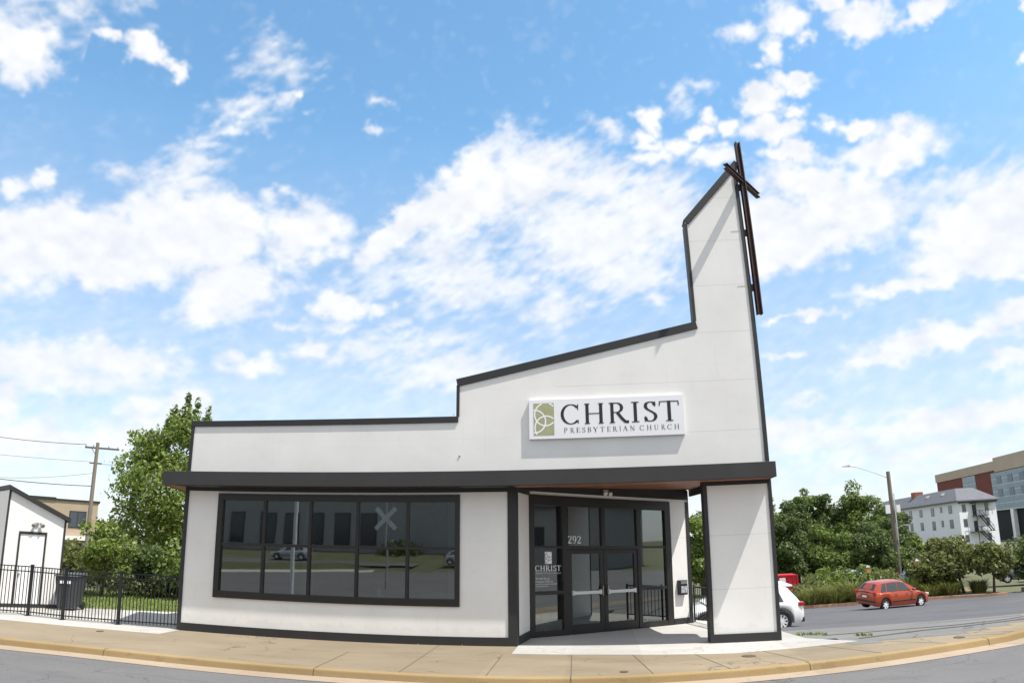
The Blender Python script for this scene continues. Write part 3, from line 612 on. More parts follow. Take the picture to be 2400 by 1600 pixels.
def glyph(mb, ch, x0, x1, z0, z1, pt, bold=1.0):
    w, strokes = GL[ch]; sx = (x1-x0); h = z1-z0; asp = sx/(w*h)
    layer = 0
    def put(P, hw):
        nonlocal layer
        A, B = [], []
        for i, p in enumerate(P):
            a = P[max(i-1, 0)]; b = P[min(i+1, len(P)-1)]; tx, ty = b[0]-a[0], b[1]-a[1]; l = math.hypot(tx, ty) or 1
            nx, ny = -ty/l, tx/l; k = hw(abs(ty/l)) if callable(hw) else hw
            A.append((p[0]+nx*k, p[1]+ny*k)); B.append((p[0]-nx*k, p[1]-ny*k))
        m = lambda q: pt(x0+q[0]/w*sx, z0+q[1]*h, layer)
        for i in range(len(P)-1): mb.quad(m(A[i]), m(B[i]), m(B[i+1]), m(A[i+1]))
        layer += 1
    tk = TK*.5*bold; tn = TN*.5*bold
    for s in strokes:
        k, d = s
        if k == 'p': put(d, lambda t: tn+(tk-tn)*t**1.4)
        elif k == 'v': put([(d, .0), (d, 1.0)], tk)
        elif k == 'vs': put([(d[0], d[1]), (d[0], d[2])], tk)
        elif k == 't' or k == 's': put(d, tn*1.05)
        elif k == 'h': put(d, tn*1.3)
        elif k == 'k': put(d, tk*.95)

# ------------------------------------------------------------------ the church building
ABS = {}
def athing(name, label, cat, loc, group=None):
    o = thing(name, label, cat, loc, 0, group); ABS[o.name] = 1; return o
_b0 = MB.build
def _build(s, name, m, parent=None, **k):
    o = _b0(s, name, m, None, **k)
    if parent is not None:
        o.parent = parent
        if parent.name in ABS: o.matrix_parent_inverse = Matrix.Translation(-parent.location)
    return o
MB.build = _build

CH = athing('church_building', 'white panelled church with charcoal trim, long window band and tall pointed tower fin', 'church', (-2, 0, 0))
XL, XR, XS, XT, XM, XC = -9.339, 5.327, -2.059, 3.842, -.706, 3.774
F0, F1 = 3.669, 4.019
W0, W1, WZ0, WZ1 = -8.364, -1.978, .888, 3.514
m = MB()
m.box(XL, W0, 0, .3, 0, F0+.05).box(W1, XM, 0, .3, 0, F0+.05).box(W0, W1, 0, .3, 0, WZ0).box(W0, W1, 0, .3, WZ1, F0+.05)
m.build('front_wall', WALL, CH)
m = MB().prism([(XL, F1-.15), (XR, F1-.15), (XR, 12.02), (XT, 10.357), (XT, 7.559), (XS, 6.343), (XS, 5.40), (XL, 5.40)], 0, .34)
m.build('gable_wall', WALL, CH)
MB().box(XC, XR, 0, .36, 0, F0+.05).build('entrance_pier', WALL, CH)
# slanting entrance side
P0 = Vector((-.47, 1.38, 0)); DU = Vector((.8406, .5417, 0)); NO = Vector((.5417, -.8406, 0))
def SPt(u, z, o=0): p = P0+DU*u+NO*o; return (p.x, p.y, z*(1-.010*u))
def sbox(mb, u0, u1, z0, z1, o0, o1):
    mb.hexa([SPt(u, z, o) for z in (z0, z1) for o in (o0, o1) for u in (u0, u1)]); return mb
m = MB().slab([(-.70, .004), (-.655, .004), (-.47, 1.38), (-.80, 1.45), (-1.0, .3), (-.70, .3)], 0, F0+.13)
m.each('porch_side_wall', WALL, CH)
m = MB(); sbox(m, 4.50, 5.17, 0, 3.9, -.3, .0); sbox(m, -.1, 4.5, 3.60, 3.98, -.3, 0)
m.each('entrance_wall', WALL, CH)
e = SPt(5.17, 0); e2 = SPt(5.17, 0, -.3)
MB().slab([(e[0], e[1]), (e[0]+.1, 15), (e[0]-.25, 15), (e2[0]-.1, e2[1])], -1.6, 4.6).build('side_wall', WALL, CH)
m = MB().slab([(XL, .3), (XL, 15), (XL+.3, 15), (XL+.3, .3)], -.2, 5.25).slab([(XL+.3, 14.7), (3.7, 14.7), (3.7, 15), (XL+.3, 15)], -1.5, 5.0)
m.each('rear_walls', WALL, CH)
m = MB().slab([(XL+.3, .34), (3.6, .34), (3.6, 14.7), (XL+.3, 14.7)], 4.5, 4.8)
m.slab([(XS+.1, .35), (3.7, .35), (3.7, 6), (XS+.1, 6)], 4.8, 5.8)
m.each('roof', mat('roof_membrane', (.30, .30, .30), .9), CH)
# interior shell
INT = mat('interior_grey_wall', (.30, .30, .29), .9, .1)
m = MB().slab([(XL+.3, .3), (-.9, .3), (-.7, 1.5), (3.5, 4.2), (3.5, 14.6), (XL+.3, 14.6)], -.05, .012)
m.build('interior_floor', mat('interior_dark_floor', (.10, .09, .08), .6), CH)
m = MB().slab([(XL+.3, .3), (-.9, .3), (-.7, 1.5), (3.5, 4.2), (3.5, 14.6), (XL+.3, 14.6)], 3.9, 4.0)
m.build('interior_ceiling', mat('interior_ceiling_paint', (.16, .16, .16), .9), CH)
m = MB().box(XL+.3, 3.5, 8.0, 8.1, 0, 3.9).box(-.95, -.85, 3.4, 8.0, 0, 3.9); m.each('interior_wall', INT, CH)
for x in (-7.2, -2.9): MB().box(x, x+.28, 2.9, 3.15, 0, 3.9).build('interior_pillar', mat('interior_white_paint', (.75, .75, .72), .7), CH)

# trim
m = MB()
m.box(XL-.03, XM+.075, -.035, -.002, 0.0, .198)                       # wall foot
m.box(XC-.03, XR+.035, -.035, -.002, 0, .198).box(XR+.002, XR+.035, -.002, .38, 0, .198)
m.each('base_trim', M_DARK, CH)
m = MB(); d1 = Vector((-.655, 0, 0)); d2 = Vector((-.47, 1.38, 0)); dd = (d2-d1).normalized(); nn = Vector((dd.y, -dd.x, 0))
def rbox(mb, s0, s1, z0, z1, o0, o1):
    L_ = (d2-d1).length
    mb.hexa([tuple(d1+dd*(L_*s)+nn*o+Vector((0, 0, z))) for z in (z0, z1) for o in (o0, o1) for s in (s0, s1)])
rbox(m, -.015, .93, 0, .2, .002, .03); sbox(m, 4.52, 5.19, 0, .18, .002, .03)
m.each('base_trim', M_DARK, CH)
m = MB()
m.box(XL-.03, XL+.075, -.03, -.002, .2, F0-.10).box(XM-.13, XM+.055, -.03, -.002, .2, F0-.1)
rbox(m, -.02, .13, .2, F0-.1, .002, .028)
m.box(XC-.03, XC+.06, -.03, -.002, .2, F0-.1).box(XC-.03, XC-.002, -.002, .38, 0.0, F0+.12).box(XR-.055, XR+.03, -.03, -.002, .2, F0-.1).box(XR+.002, XR+.03, -.002, .38, .2, F0+.1)
sbox(m, 5.08, 5.19, .18, 3.62, .002, .028); m.slab([(e[0]+.003, e[1]+.0), (e[0]+.028, e[1]-.02), (e[0]+.03, e[1]+.25), (e[0]+.005, e[1]+.25)], 0, 3.7)
m.each('corner_trim', M_DARK, CH)
m = MB()
m.box(XL-.03, XM+.06, -.03, -.002, F0-.10, F0+.01).box(XC-.03, XR+.03, -.03, -.002, F0-.1, F0+.01)
m.box(XM+.02, XC-.03, -.03, .05, F0+.045, F0+.16)
rbox(m, -.015, 1.0, F0-.10, F0+.13, .002, .03); sbox(m, -.06, 5.19, 3.68, 3.97, .002, .03)
m.each('head_trim', M_DARK, CH)
# caps following the roof line
def cap_seg(mb, a, b, h, out=.03, lift=.0):
    (x0, z0), (x1, z1) = a, b
    d = Vector((x1-x0, 0, z1-z0)).normalized(); n = Vector((-d.z, 0, d.x))
    if n.z < 0 or (abs(n.z) < 1e-6 and n.x > 0): n = -n
    A = Vector((x0, 0, z0)); B = Vector((x1, 0, z1))
    P = []
    for nn_, in ((-h,), (.02,)):
        for y in (-out, .37):
            for q in (A, B): P.append(tuple(q+n*nn_+Vector((0, y, 0))))
    mb.hexa(P)
m = MB()
cap_seg(m, (XL-.04, 5.40), (XS+.02, 5.40), .13, .036); cap_seg(m, (XS-.04, 6.335), (XT+.03, 7.567), .17, .036); cap_seg(m, (XT-.03, 10.33), (XR+.02, 12.04), .155, .036)
m.each('parapet_cap', M_DARK, CH, bevel=.006)
m = MB()
m.box(XL-.03, XL+.06, -.028, -.002, F1+.01, 5.27).box(XS-.03, XS+.045, -.028, .36, 5.42, 6.20).box(XT-.03, XT+.045, -.028, .36, 7.60, 10.25).box(XR-.065, XR+.03, -.028, .37, F1+.01, 11.86)
m.each('edge_trim', M_DARK, CH)

# canopy: fascia board, wood soffit
m = MB().slab([(-9.735, -.60), (5.36, -.60), (5.36, -.0385), (-9.37, -.0385), (-9.37, 2.3), (-10.9, 2.3)], F0, F1)
m.build('fascia', M_FASCIA, CH, bevel=.008)
m = MB().slab([(-9.60, -.52), (5.28, -.52), (5.28, -.045), (-9.38, -.045), (-9.38, 2.22), (-10.72, 2.22)], F0-.008, F0+.002)
m.slab([(-.64, .055), (5.30, .055), (5.26, 1.0), (4.46, 1.13), (4.27, 2.02), (3.96, 4.3), (-.45, 1.42)], F0+.12, F0+.15)
m.each('soffit', M_WOOD, CH)
MB().box(-9.36, -.62, -.53, -.04, F0-.012, F0-.0085).build('front_soffit', M_FRAME, CH)
m = MB().slab([(-.70, .34), (5.33, .34), (5.30, 1.05), (4.52, 1.18), (4.33, 2.05), (4.02, 4.4), (3.4, 4.6), (-.7, 1.6)], F0+.135, F1+.02)
m.build('canopy_roof', M_FASCIA, CH)
m = MB()
for a, b in [((5.30, .38), (5.28, 1.02)), ((5.28, 1.02), (4.49, 1.15)), ((4.49, 1.15), (4.30, 2.03)), ((4.30, 2.03), (3.99, 4.35))]:
    m.bar((*a, F0+.03), (*b, F0+.03), .07, .2)
m.each('soffit_beam', M_DARK, CH)
def disc(mb, c, n, r, k=16, t=.01):
    mb.tube([Vector(c), Vector(c)+Vector(n)*t], r, k)
m = MB(); disc(m, (3.45, .5, F0+.085), (0, 0, 1), .09); m.build('downlight', mat('downlight_trim', (.08, .06, .05), .4), CH)
m = MB(); m.tube([(-2.0, -.02, 4.44), (-2.0, -.001, 4.44)], .022, 10)
m.build('wall_spigot', mat('grey_metal', (.25, .25, .25), .4), CH)

# window band
m = MB(); y0, y1 = -.05, .12
m.box(W0, W1, y0, y1, WZ0, WZ0+.17).box(W0, W1, y0, y1, WZ1-.17, WZ1).box(W0, W0+.15, y0, y1, WZ0+.17, WZ1-.17).box(W1-.12, W1, y0, y1, WZ0+.17, WZ1-.17)
win = m.build('window', M_FRAME, CH, bevel=.006)
mxs = [-7.02, -5.77, -4.53, -3.26]
m = MB()
for x in mxs: m.box(x-.035, x+.035, -.035, .09, WZ0+.171, WZ1-.171)
zs = 2.24
xs_ = [W0+.151]+[v for x in mxs for v in (x-.036, x+.036)]+[W1-.121]
for a, b in zip(xs_[::2], xs_[1::2]): m.box(a, b, -.03, .085, zs-.035, zs+.035)
m.build('mullions', M_FRAME, win)
for a, b in zip(xs_[::2], xs_[1::2]):
    for z0, z1 in ((WZ0+.172, zs-.036), (zs+.036, WZ1-.172)):
        tl = random.uniform(-.002, .002)
        MB().add([(a, .02, z0), (b, .02+tl, z0), (b, .02+tl, z1), (a, .02-tl*.5, z1)], [(0, 1, 2, 3)]).build('pane', GLASS, win)
MB().box(W0+.1, W1-.1, .12, .62, WZ0+.02, WZ0+.10).build('window_shelf', mat('interior_shelf', (.35, .34, .32), .6), CH)

# shop front
U = [0, 4.5]; Ht = 3.60
m = MB()
sbox(m, 0, .14, 0, Ht, -.12, .03); sbox(m, 4.30, 4.5, 0, Ht, -.12, .03); sbox(m, .14, 4.30, Ht-.26, Ht, -.12, .03)
for u0, u1 in ((.97, 1.12), (3.32, 3.44)): sbox(m, u0, u1, 0, Ht-.26, -.11, .02)
sbox(m, 2.17, 2.29, 2.31, Ht-.26, -.11, .02)
sbox(m, 1.12, 3.32, 2.21, 2.31, -.11, .018)
for (a, b) in ((.14, .97), (3.44, 4.30)):
    sbox(m, a, b, 2.24, 2.30, -.1, .015); sbox(m, a, b, 1.06, 1.15, -.1, .018); sbox(m, a, b, 0, .16, -.1, .02)
sf = m.build('shopfront_frame', M_FRAME, CH, bevel=.004)
def spane(u0, u1, z0, z1, par, o=-.04):
    return MB().add([SPt(u0, z0, o), SPt(u1, z0, o), SPt(u1, z1, o), SPt(u0, z1, o)], [(0, 1, 2, 3)]).build('pane', GLASS, par)
for a, b in ((.14, .97), (3.44, 4.30)):
    spane(a, b, .16, 1.06, sf); spane(a, b, 1.15, 2.24, sf); spane(a, b, 2.30, Ht-.26, sf)
spane(1.12, 2.17, 2.31, Ht-.26, sf); spane(2.29, 3.32, 2.31, Ht-.26, sf)
for k, (a, b) in enumerate(((1.125, 2.215), (2.225, 3.315))):
    m = MB(); sbox(m, a, a+.11, .02, 2.2, -.07, .0); sbox(m, b-.11, b, .02, 2.2, -.07, .0); sbox(m, a+.11, b-.11, .02, .26, -.07, .0); sbox(m, a+.11, b-.11, 2.09, 2.2, -.07, .0)
    dr = m.build('entrance_door', M_FRAME, CH, bevel=.004)
    spane(a+.11, b-.11, .26, 2.09, dr, -.035)
    m = MB(); sbox(m, a+.10, b-.12, 1.04, 1.12, .02, .07); sbox(m, a+.09, a+.14, 1.02, 1.14, -.0, .075); sbox(m, b-.16, b-.11, 1.02, 1.14, -.0, .075)
    m.build('push_bar', mat('pale_push_bar', (.66, .68, .68), .35), dr)
    uh = 2.14 if k == 0 else 2.30
    m = MB(); m.tube([SPt(uh, .98, .01), SPt(uh, .98, .07), SPt(uh, 1.24, .07), SPt(uh, 1.24, .01)], .014, 8)
    m.build('handle', mat('worn_metal', (.35, .30, .27), .35, metal=.8), dr)
# lettering on the glass
M_VINYL = mat('white_vinyl', (.82, .84, .84), .5)
def gp(u, z, l): return SPt(u, z, -.034+l*.0006)
m = MB()
for ch, a, b in (('2', 1.15, 1.27), ('9', 1.29, 1.41), ('2', 1.43, 1.55)):
    m = MB(); glyph(m, ch, a, b, 2.37, 2.57, gp, .9); m.build('house_number_digit', M_VINYL, CH, fix=False)
m = MB()
ext = [('C', 615, 855), ('H', 897, 1165), ('R', 1208, 1465), ('I', 1490, 1600), ('S', 1650, 1818), ('T', 1838, 2095)]
for ch, a, b in ext:
    k = .75/1480; m = MB(); glyph(m, ch, .18+(a-615)*k, .18+(b-615)*k, 1.66, 1.80, gp, 1.1); m.build('vinyl_letter', M_VINYL, CH, fix=False)
ext2 = [('P', 650, 697), ('R', 730, 782), ('E', 803, 858), ('S', 878, 918), ('B', 943, 992), ('Y', 1012, 1075), ('T', 1098, 1156), ('E', 1185, 1232), ('R', 1258, 1312), ('I', 1340, 1358), ('A', 1380, 1442), ('N', 1468, 1532), ('C', 1590, 1645), ('H', 1678, 1738), ('U', 1770, 1824), ('R', 1858, 1908), ('C', 1932, 1990), ('H', 2018, 2080)]
for ch, a, b in ext2:
    k = .75/1480; m = MB(); glyph(m, ch, .18+(a-615)*k, .18+(b-615)*k, 1.585, 1.625, gp, 1.0); m.build('small_vinyl_letter', M_VINYL, CH, fix=False)
def txt(body, u, z, size):
    cu = bpy.data.curves.new('t', 'FONT'); cu.body = body; cu.size = size; ob = bpy.data.objects.new('t', cu); COL.objects.link(ob)
    dg = bpy.context.evaluated_depsgraph_get(); me = bpy.data.meshes.new_from_object(ob.evaluated_get(dg))
    bpy.data.objects.remove(ob); bpy.data.curves.remove(cu)
    for v in me.vertices: v.co = Vector(SPt(u+v.co.x, z+v.co.y, -.033))
    me.materials.clear(); me.materials.append(M_VINYL)
    o = bpy.data.objects.new('service_times', me); COL.objects.link(o); o.parent = CH; o.matrix_parent_inverse = Matrix.Translation(-CH.location)
txt('Worship Service', .18, 1.45, .062); txt('Sunday at 10:30 a.m.', .18, 1.375, .062)
# emblem: three rings cut out of a tall rectangle
def emblem(mb_bg, mb_ring, x0, x1, z0, z1, pt, lw=.06):
    w = x1-x0; h = z1-z0
    mb_bg.quad(pt(x0, z0, 0), pt(x1, z0, 0), pt(x1, z1, 0), pt(x0, z1, 0))
    X = lambda px: x0+(px-272)/258*w; Z = lambda py: z1-(py-243)/392*h
    for li, (cx, cy, r) in enumerate(((425, 380, 138), (285, 465, 138), (430, 543, 141))):
        t = 8.5
        for i in range(72):
            a, b = math.radians(i*5), math.radians(i*5+5.05)
            q = [(cx+rr_*math.cos(an), cy+rr_*math.sin(an)) for rr_, an in ((r-t, a), (r+t, a), (r+t, b), (r-t, b))]
            if all(268 <= x <= 533 and 240 <= y <= 638 for x, y in q):
                mb_ring.quad(*[pt(X(x), Z(y), 2+li) for x, y in q])
bgm, rg = MB(), MB()
emblem(bgm, rg, .46, .66, 1.84, 2.15, gp)
em = bgm.build('window_emblem', M_VINYL, CH, fix=False); rg.build('ring_lines', mat('ring_grey', (.25, .26, .27), .5), em, fix=False)
m = MB()
for k, (zz, ww) in enumerate(((1.315, .62), (1.26, .36))):
    x = .18; r_ = random.Random(k)
    while x < .18+ww:
        a = r_.uniform(.012, .03); sbox(m, x, x+a, zz, zz+.026, -.034, -.032); x += a+.008
m.build('small_print', mat('vinyl_grey', (.45, .47, .47), .5), CH)

# ------------------------------------------------------------------ church sign on the gable wall
SG = athing('church_sign', 'long white sign board lettered CHRIST PRESBYTERIAN CHURCH on the gable wall', 'sign', (1.56, -.09, 4.8))
S0, S1, SZ0, SZ1 = -.291, 3.41, 4.797, 5.754
MB().box(S0, S1, -.088, -.004, SZ0, SZ1).build('sign_panel', mat('sign_white', (.80, .80, .825), .4), SG, bevel=.004)
def sp_(x, z, l): return (x, -.0915-l*.0006, z)
PX = lambda px: S0+(px-215)/1935*(S1-S0)
m = MB()
zt = SZ1-.135; hh = .49
for ch, a, b in ext: 
    m = MB(); glyph(m, ch, PX(a), PX(b), zt-hh, zt, sp_, 1.0); m.build('letter', mat('sign_black', (.012, .014, .02), .5), SG, fix=False)
m = MB()
for ch, a, b in ext2: m = MB(); glyph(m, ch, PX(a), PX(b), zt-hh-.20, zt-hh-.08, sp_, .95); m.build('small_letter', mat('sign_grey', (.06, .065, .075), .5), SG, fix=False)
bgm, rg = MB(), MB(); emblem(bgm, rg, PX(272), PX(530), SZ1-.87, SZ1-.09, sp_)
em = bgm.build('emblem', mat('olive_green', (.33, .33, .18), .5, 0, 4, col2=(.40, .40, .24)), SG, fix=False)
rg.build('ring_lines', mat('ring_white', (.85, .85, .87), .5), em, fix=False)

# ------------------------------------------------------------------ steel cross
M_RUST = mat('rusted_steel', (.022, .008, .006), .62, 0, 6, .2, 30, col2=(.050, .017, .011))
CR = athing('steel_cross', 'tall rusted steel cross bracketed to the edge of the tower', 'cross', (5.47, .02, 7.7))
def hbeam(mb, a, b, side, w=.19, d=.19, t=.028):
    a = Vector(a); b = Vector(b); ax = (b-a).normalized(); s = Vector(side).normalized(); o = ax.cross(s)
    for k in (-1, 1): mb.bar(a+s*(k*(w-t)/2), b+s*(k*(w-t)/2), t if abs(ax.z) < .5 else t, d, upv=o) if False else hplate(mb, a+s*(k*(w-t)/2), b+s*(k*(w-t)/2), s, o, t, d)
    hplate(mb, a, b, s, o, w-2*t, t)
def hplate(mb, a, b, s, o, ts, to):
    mb.hexa([tuple(q+s*(i*ts/2)+o*(j*to/2)) for q in (a, b) for j in (-1, 1) for i in (-1, 1)])
ad = Vector((1.18, 1.70, 0)).normalized()
m = MB(); hbeam(m, (5.49, .0, 7.70), (5.49, .0, 12.62), (1, .15, 0), .135, .135); m.build('upright', M_RUST, CR, bevel=.003)
pc = Vector((5.49, .0, 11.42)); off = Vector((ad.y, -ad.x, 0))*.0
m = MB(); hbeam(m, pc-ad*1.04, pc-ad*.07, (0, 0, 1), .15, .12); hbeam(m, pc+ad*.07, pc+ad*1.04, (0, 0, 1), .15, .12); m.build('crossarm', M_RUST, CR, bevel=.003)
for z in (11.25, 9.93, 8.42):
    MB().box(XR+.031, 5.41, .0, .05, z-.09, z+.09).build('bracket', M_DARK, CR)
    MB().box(XR-.32, XR-.10, -.008, -.003, z+.05, z+.058).build('bracket_plate_edge', mat('grey_seal', (.45, .45, .45), .6), CR) if z < 11 else None

# drop box, wall light, railing
DB = athing('drop_box', 'black wall-mounted drop box with papers in its front window beside the entrance doors', 'drop box', (SPt(4.79, .84, .03)))
m = MB(); sbox(m, 4.66, 4.93, .86, 1.29, .006, .14); m.build('box_body', mat('black_powder_coat', (.02, .02, .023), .35), DB, bevel=.012)
m = MB(); sbox(m, 4.69, 4.90, .92, 1.12, .141, .146); m.build('paper_window', mat('papers', (.55, .58, .62), .5, 0, 26, col2=(.10, .10, .12), detail=1), DB)
m = MB(); sbox(m, 4.68, 4.91, 1.18, 1.27, .141, .155); m.build('slot_flap', mat('grey_flap', (.16, .17, .18), .35), DB)
WL = athing('wall_light', 'small twin-head security light above the glass entrance doors', 'light', (SPt(2.32, 3.8, .06)))
m = MB(); sbox(m, 2.25, 2.39, 3.74, 3.84, .031, .08); m.build('light_base', mat('pale_grey_plastic', (.55, .53, .48), .5), WL)
m = MB(); 
for u in (2.24, 2.40): m.tube([SPt(u, 3.75, .08), SPt(u, 3.71, .17)], [.035, .06], 12)
m.build('lamp_heads', mat('pale_lamp_plastic', (.6, .58, .52), .4), WL)
RL = athing('railing', 'black iron railing with thin bars along the drop beside the porch', 'railing', (4.4, 3.0, 0))
ra, rb = Vector((3.98, 4.45, 0)), Vector((4.72, 1.9, 0))
m = MB(); m.bar(ra+Vector((0, 0, 1.0)), rb+Vector((0, 0, 1.0)), .05, .04).bar(ra+Vector((0, 0, .12)), rb+Vector((0, 0, .12)), .03, .03); m.build('rails', M_BLACK, RL)
m = MB(); n = 20
for i in range(n+1): q = ra.lerp(rb, i/n); m.bar(q+Vector((0, 0, .12)), q+Vector((0, 0, .99)), .016)
m.build('bars', M_BLACK, RL)
for q in (ra, ra.lerp(rb, .5), rb): MB().bar(q, q+Vector((0, 0, 1.05)), .05).build('post', M_BLACK, RL)

# things seen through the glass
LN = athing('lantern', 'black metal lantern with a white candle inside the window', 'lantern', (-4.05, .38, WZ0+.10))
lx, ly, lz = -4.05, .38, WZ0+.10
m = MB().box(lx-.13, lx+.13, ly-.13, ly+.13, lz, lz+.03).box(lx-.15, lx+.15, ly-.15, ly+.15, lz+.36, lz+.40)
for sx in (-1, 1):
    for sy in (-1, 1): m.bar((lx+sx*.115, ly+sy*.115, lz+.03), (lx+sx*.115, ly+sy*.115, lz+.36), .02)
m.tube([(lx, ly, lz+.40), (lx, ly, lz+.48)], [.09, .03], 8)
m.build('lantern_frame', M_BLACK, LN)
MB().tube([(lx, ly, lz+.03), (lx, ly, lz+.27)], .07, 12).build('candle', mat('candle_wax', (.85, .85, .82), .5), LN)
BK = athing('wicker_basket', 'low woven basket on the shelf inside the right end of the window', 'basket', (-2.75, .36, WZ0+.1))
m = MB(); r_ = random.Random(5)
for k in range(7): 
    z = WZ0+.11+k*.035; m.tube([(-3.1, .25, z), (-2.4, .25, z+r_.uniform(-.01, .01)), (-2.4, .5, z), (-3.1, .5, z), (-3.1, .25, z)], .014, 6, False)
for k in range(15): x = -3.1+k*.05; m.bar((x, .245, WZ0+.10), (x+r_.uniform(-.02, .02), .245, WZ0+.36), .014)
m.build('basket_weave', mat('grey_wicker', (.25, .25, .24), .8), BK)
PD = athing('pendant_lamp', 'black cone pendant lamp hanging inside the top right window pane', 'lamp', (-2.95, 1.0, 3.25))
MB().tube([(-2.95, 1.0, 3.5), (-2.95, 1.0, 3.28), (-2.95, 1.0, 3.2)], [.05, .17, .19], 16).build('shade', M_BLACK, PD)
MB().tube([(-2.95, 1.0, 3.5), (-2.95, 1.0, 3.88)], .012, 6).build('cord', M_BLACK, PD)
q = P0+DU*.75-NO*.8
ST = athing('bar_stool', 'dark bar stool standing behind the left side pane of the entrance', 'stool', (q.x, q.y, 0))
q = P0+DU*.75-NO*.8
m = MB().tube([(q.x, q.y, .70), (q.x, q.y, .74)], .18, 14); m.build('seat', M_BLACK, ST)
for a in range(4):
    c_, s_ = math.cos(a*1.5708+.6), math.sin(a*1.5708+.6)
    MB().bar((q.x+c_*.12, q.y+s_*.12, .70), (q.x+c_*.2, q.y+s_*.2, .02), .03).build('leg', M_BLACK, ST)

# ------------------------------------------------------------------ side yard: fence, shed, bins
FN = athing('iron_fence', 'black iron picket fence with square posts joined to the left corner of the church', 'fence', (-12.5, -.1, 0))
fp = [(-18.6, -1.25), (-17.1, -.95), (-15.6, -.55), (-14.12, -.12), (-12.85, -.2), (-11.15, -.05), (-9.46, .2)]
for i, (x, y) in enumerate(fp):
    m = MB().box(x-.035, x+.035, y-.035, y+.035, 0, 1.37).box(x-.045, x+.045, y-.045, y+.045, 1.37, 1.39)
    if 1 < i < 6: m.box(x-.07, x+.07, y-.07, y+.07, .005, .02)
    m.build('post', M_BLACK, FN, bevel=.003)
for (x0, y0), (x1, y1) in zip(fp, fp[1:]):
    a, b = Vector((x0, y0, 0)), Vector((x1, y1, 0)); m = MB()
    for z in (1.33, 1.20, .11): m.bar(a+Vector((0, 0, z)), b+Vector((0, 0, z)), .03, .028)
    n = max(4, round((b-a).length/.102))
    for k in range(1, n): q = a.lerp(b, k/n); m.bar(q+Vector((0, 0, .05)), q+Vector((0, 0, 1.32)), .017)
    m.build('picket_panel', M_BLACK, FN)

SH = athing('shed', 'small white shed with sloping roof, black edge trim and a plain side door', 'shed', (-15.7, 1.5, 0))
A = Vector((-16.33, .90, 0)); sd = Vector((.7455, .6665, 0)); td = Vector((-.82, .57, 0))
SL = 1.77; hA, hB = 3.50, 2.66
def sh(s, t, z): return tuple(A+sd*s+td*t+Vector((0, 0, z)))
def hS(s): return hA+(hB-hA)*s/SL
m = MB(); m.add([sh(0, 0, 0), sh(SL, 0, 0), sh(0, 5, 0), sh(SL, 5, 0), sh(0, 0, hA), sh(SL, 0, hB), sh(0, 5, hA), sh(SL, 5, hB)], [(0, 2, 3, 1), (4, 5, 7, 6), (0, 1, 5, 4), (2, 6, 7, 3), (0, 4, 6, 2), (1, 3, 7, 5)])
m.build('walls', WALL, SH)
m = MB(); s0, s1 = -.03, SL+.10
m.hexa([sh(s, t, hS(s)+dz) for dz in (.01, .14) for t in (-.12, 5.1) for s in (s0, s1)]); m.build('roof', M_DARK, SH)
m = MB()
for s in (0, SL-.06): m.hexa([sh(a, t, z) for z in (0, hS(s)) for t in (-.02, -.002) for a in (s, s+.06)])
m.hexa([sh(a, t, z) for z in (0, .12) for t in (-.025, -.002) for a in (.06, SL-.06)]); m.each('edge_trim', M_DARK, SH)  # foot strip is the shadow line at the wall base, built as dark geometry
m = MB()
for a0, a1, z0, z1 in ((.42, .47, .12, 2.20), (1.18, 1.23, .12, 2.20), (.42, 1.23, 2.20, 2.28)): m.hexa([sh(a, t, z) for z in (z0, z1) for t in (-.04, -.002) for a in (a0, a1)])
fr_ = m.build('door_frame', M_DARK, SH)
m = MB(); m.hexa([sh(a, t, z) for z in (.12, 2.20) for t in (-.012, -.002) for a in (.47, 1.18)]); dr = m.build('door', M_WHITEP, SH, bevel=.003)
MB().tube([sh(.54, -.012, 1.0), sh(.54, -.06, 1.0)], .03, 8).build('knob', M_CHROME, dr)
m = MB(); m.tube([sh(.92, -.0, 2.52), sh(.92, -.05, 2.52)], .05, 10)
for s in (.84, 1.0): m.tube([sh(s, -.06, 2.54), sh(s+(.06 if s > .9 else -.06), -.16, 2.46)], [.035, .065], 10)
m.build('floodlight', mat('grey_fixture', (.22, .22, .23), .5), SH)

def make_bin():
    o = thing('wheelie_bin', 'x', 'bin', (0, 0, 0))
    m = MB(); m.add([(-.22, -.25, .08), (.22, -.25, .08), (-.22, .25, .08), (.22, .25, .08), (-.29, -.33, .98), (.29, -.33, .98), (-.29, .36, .98), (.29, .36, .98)], [(0, 2, 3, 1), (4, 5, 7, 6), (0, 1, 5, 4), (2, 6, 7, 3), (0, 4, 6, 2), (1, 3, 7, 5)])
    m.build('tub', mat('dark_grey_plastic', (.045, .05, .058), .5, .1, 4), o, bevel=.02)
    m = MB(); m.add([(-.31, -.37, .985), (.31, -.37, .985), (-.31, .38, .985), (.31, .38, .985), (-.28, -.30, 1.06), (.28, -.30, 1.06), (-.28, .34, 1.08), (.28, .34, 1.08)], [(0, 2, 3, 1), (4, 5, 7, 6), (0, 1, 5, 4), (2, 6, 7, 3), (0, 4, 6, 2), (1, 3, 7, 5)])
    m.build('lid', mat('bin_lid_plastic', (.055, .06, .066), .5), o, bevel=.015)
    for s in (-.25, .25): MB().tube([(s-.03, .27, .11), (s+.03, .27, .11)], .11, 14).build('wheel', M_BLACK, o)
    MB().box(-.16, .10, -.335, -.315, .78, .86).build('sticker', M_WHITEP, o)
    return o
bn = make_bin(); bn.location = (-14.5, 1.95, .01); bn.rotation_euler.z = R(20); bn.scale = (1.25, 1.1, 1.02); bn['label'] = 'dark grey wheelie bin between the shed and the lawn behind the iron fence'

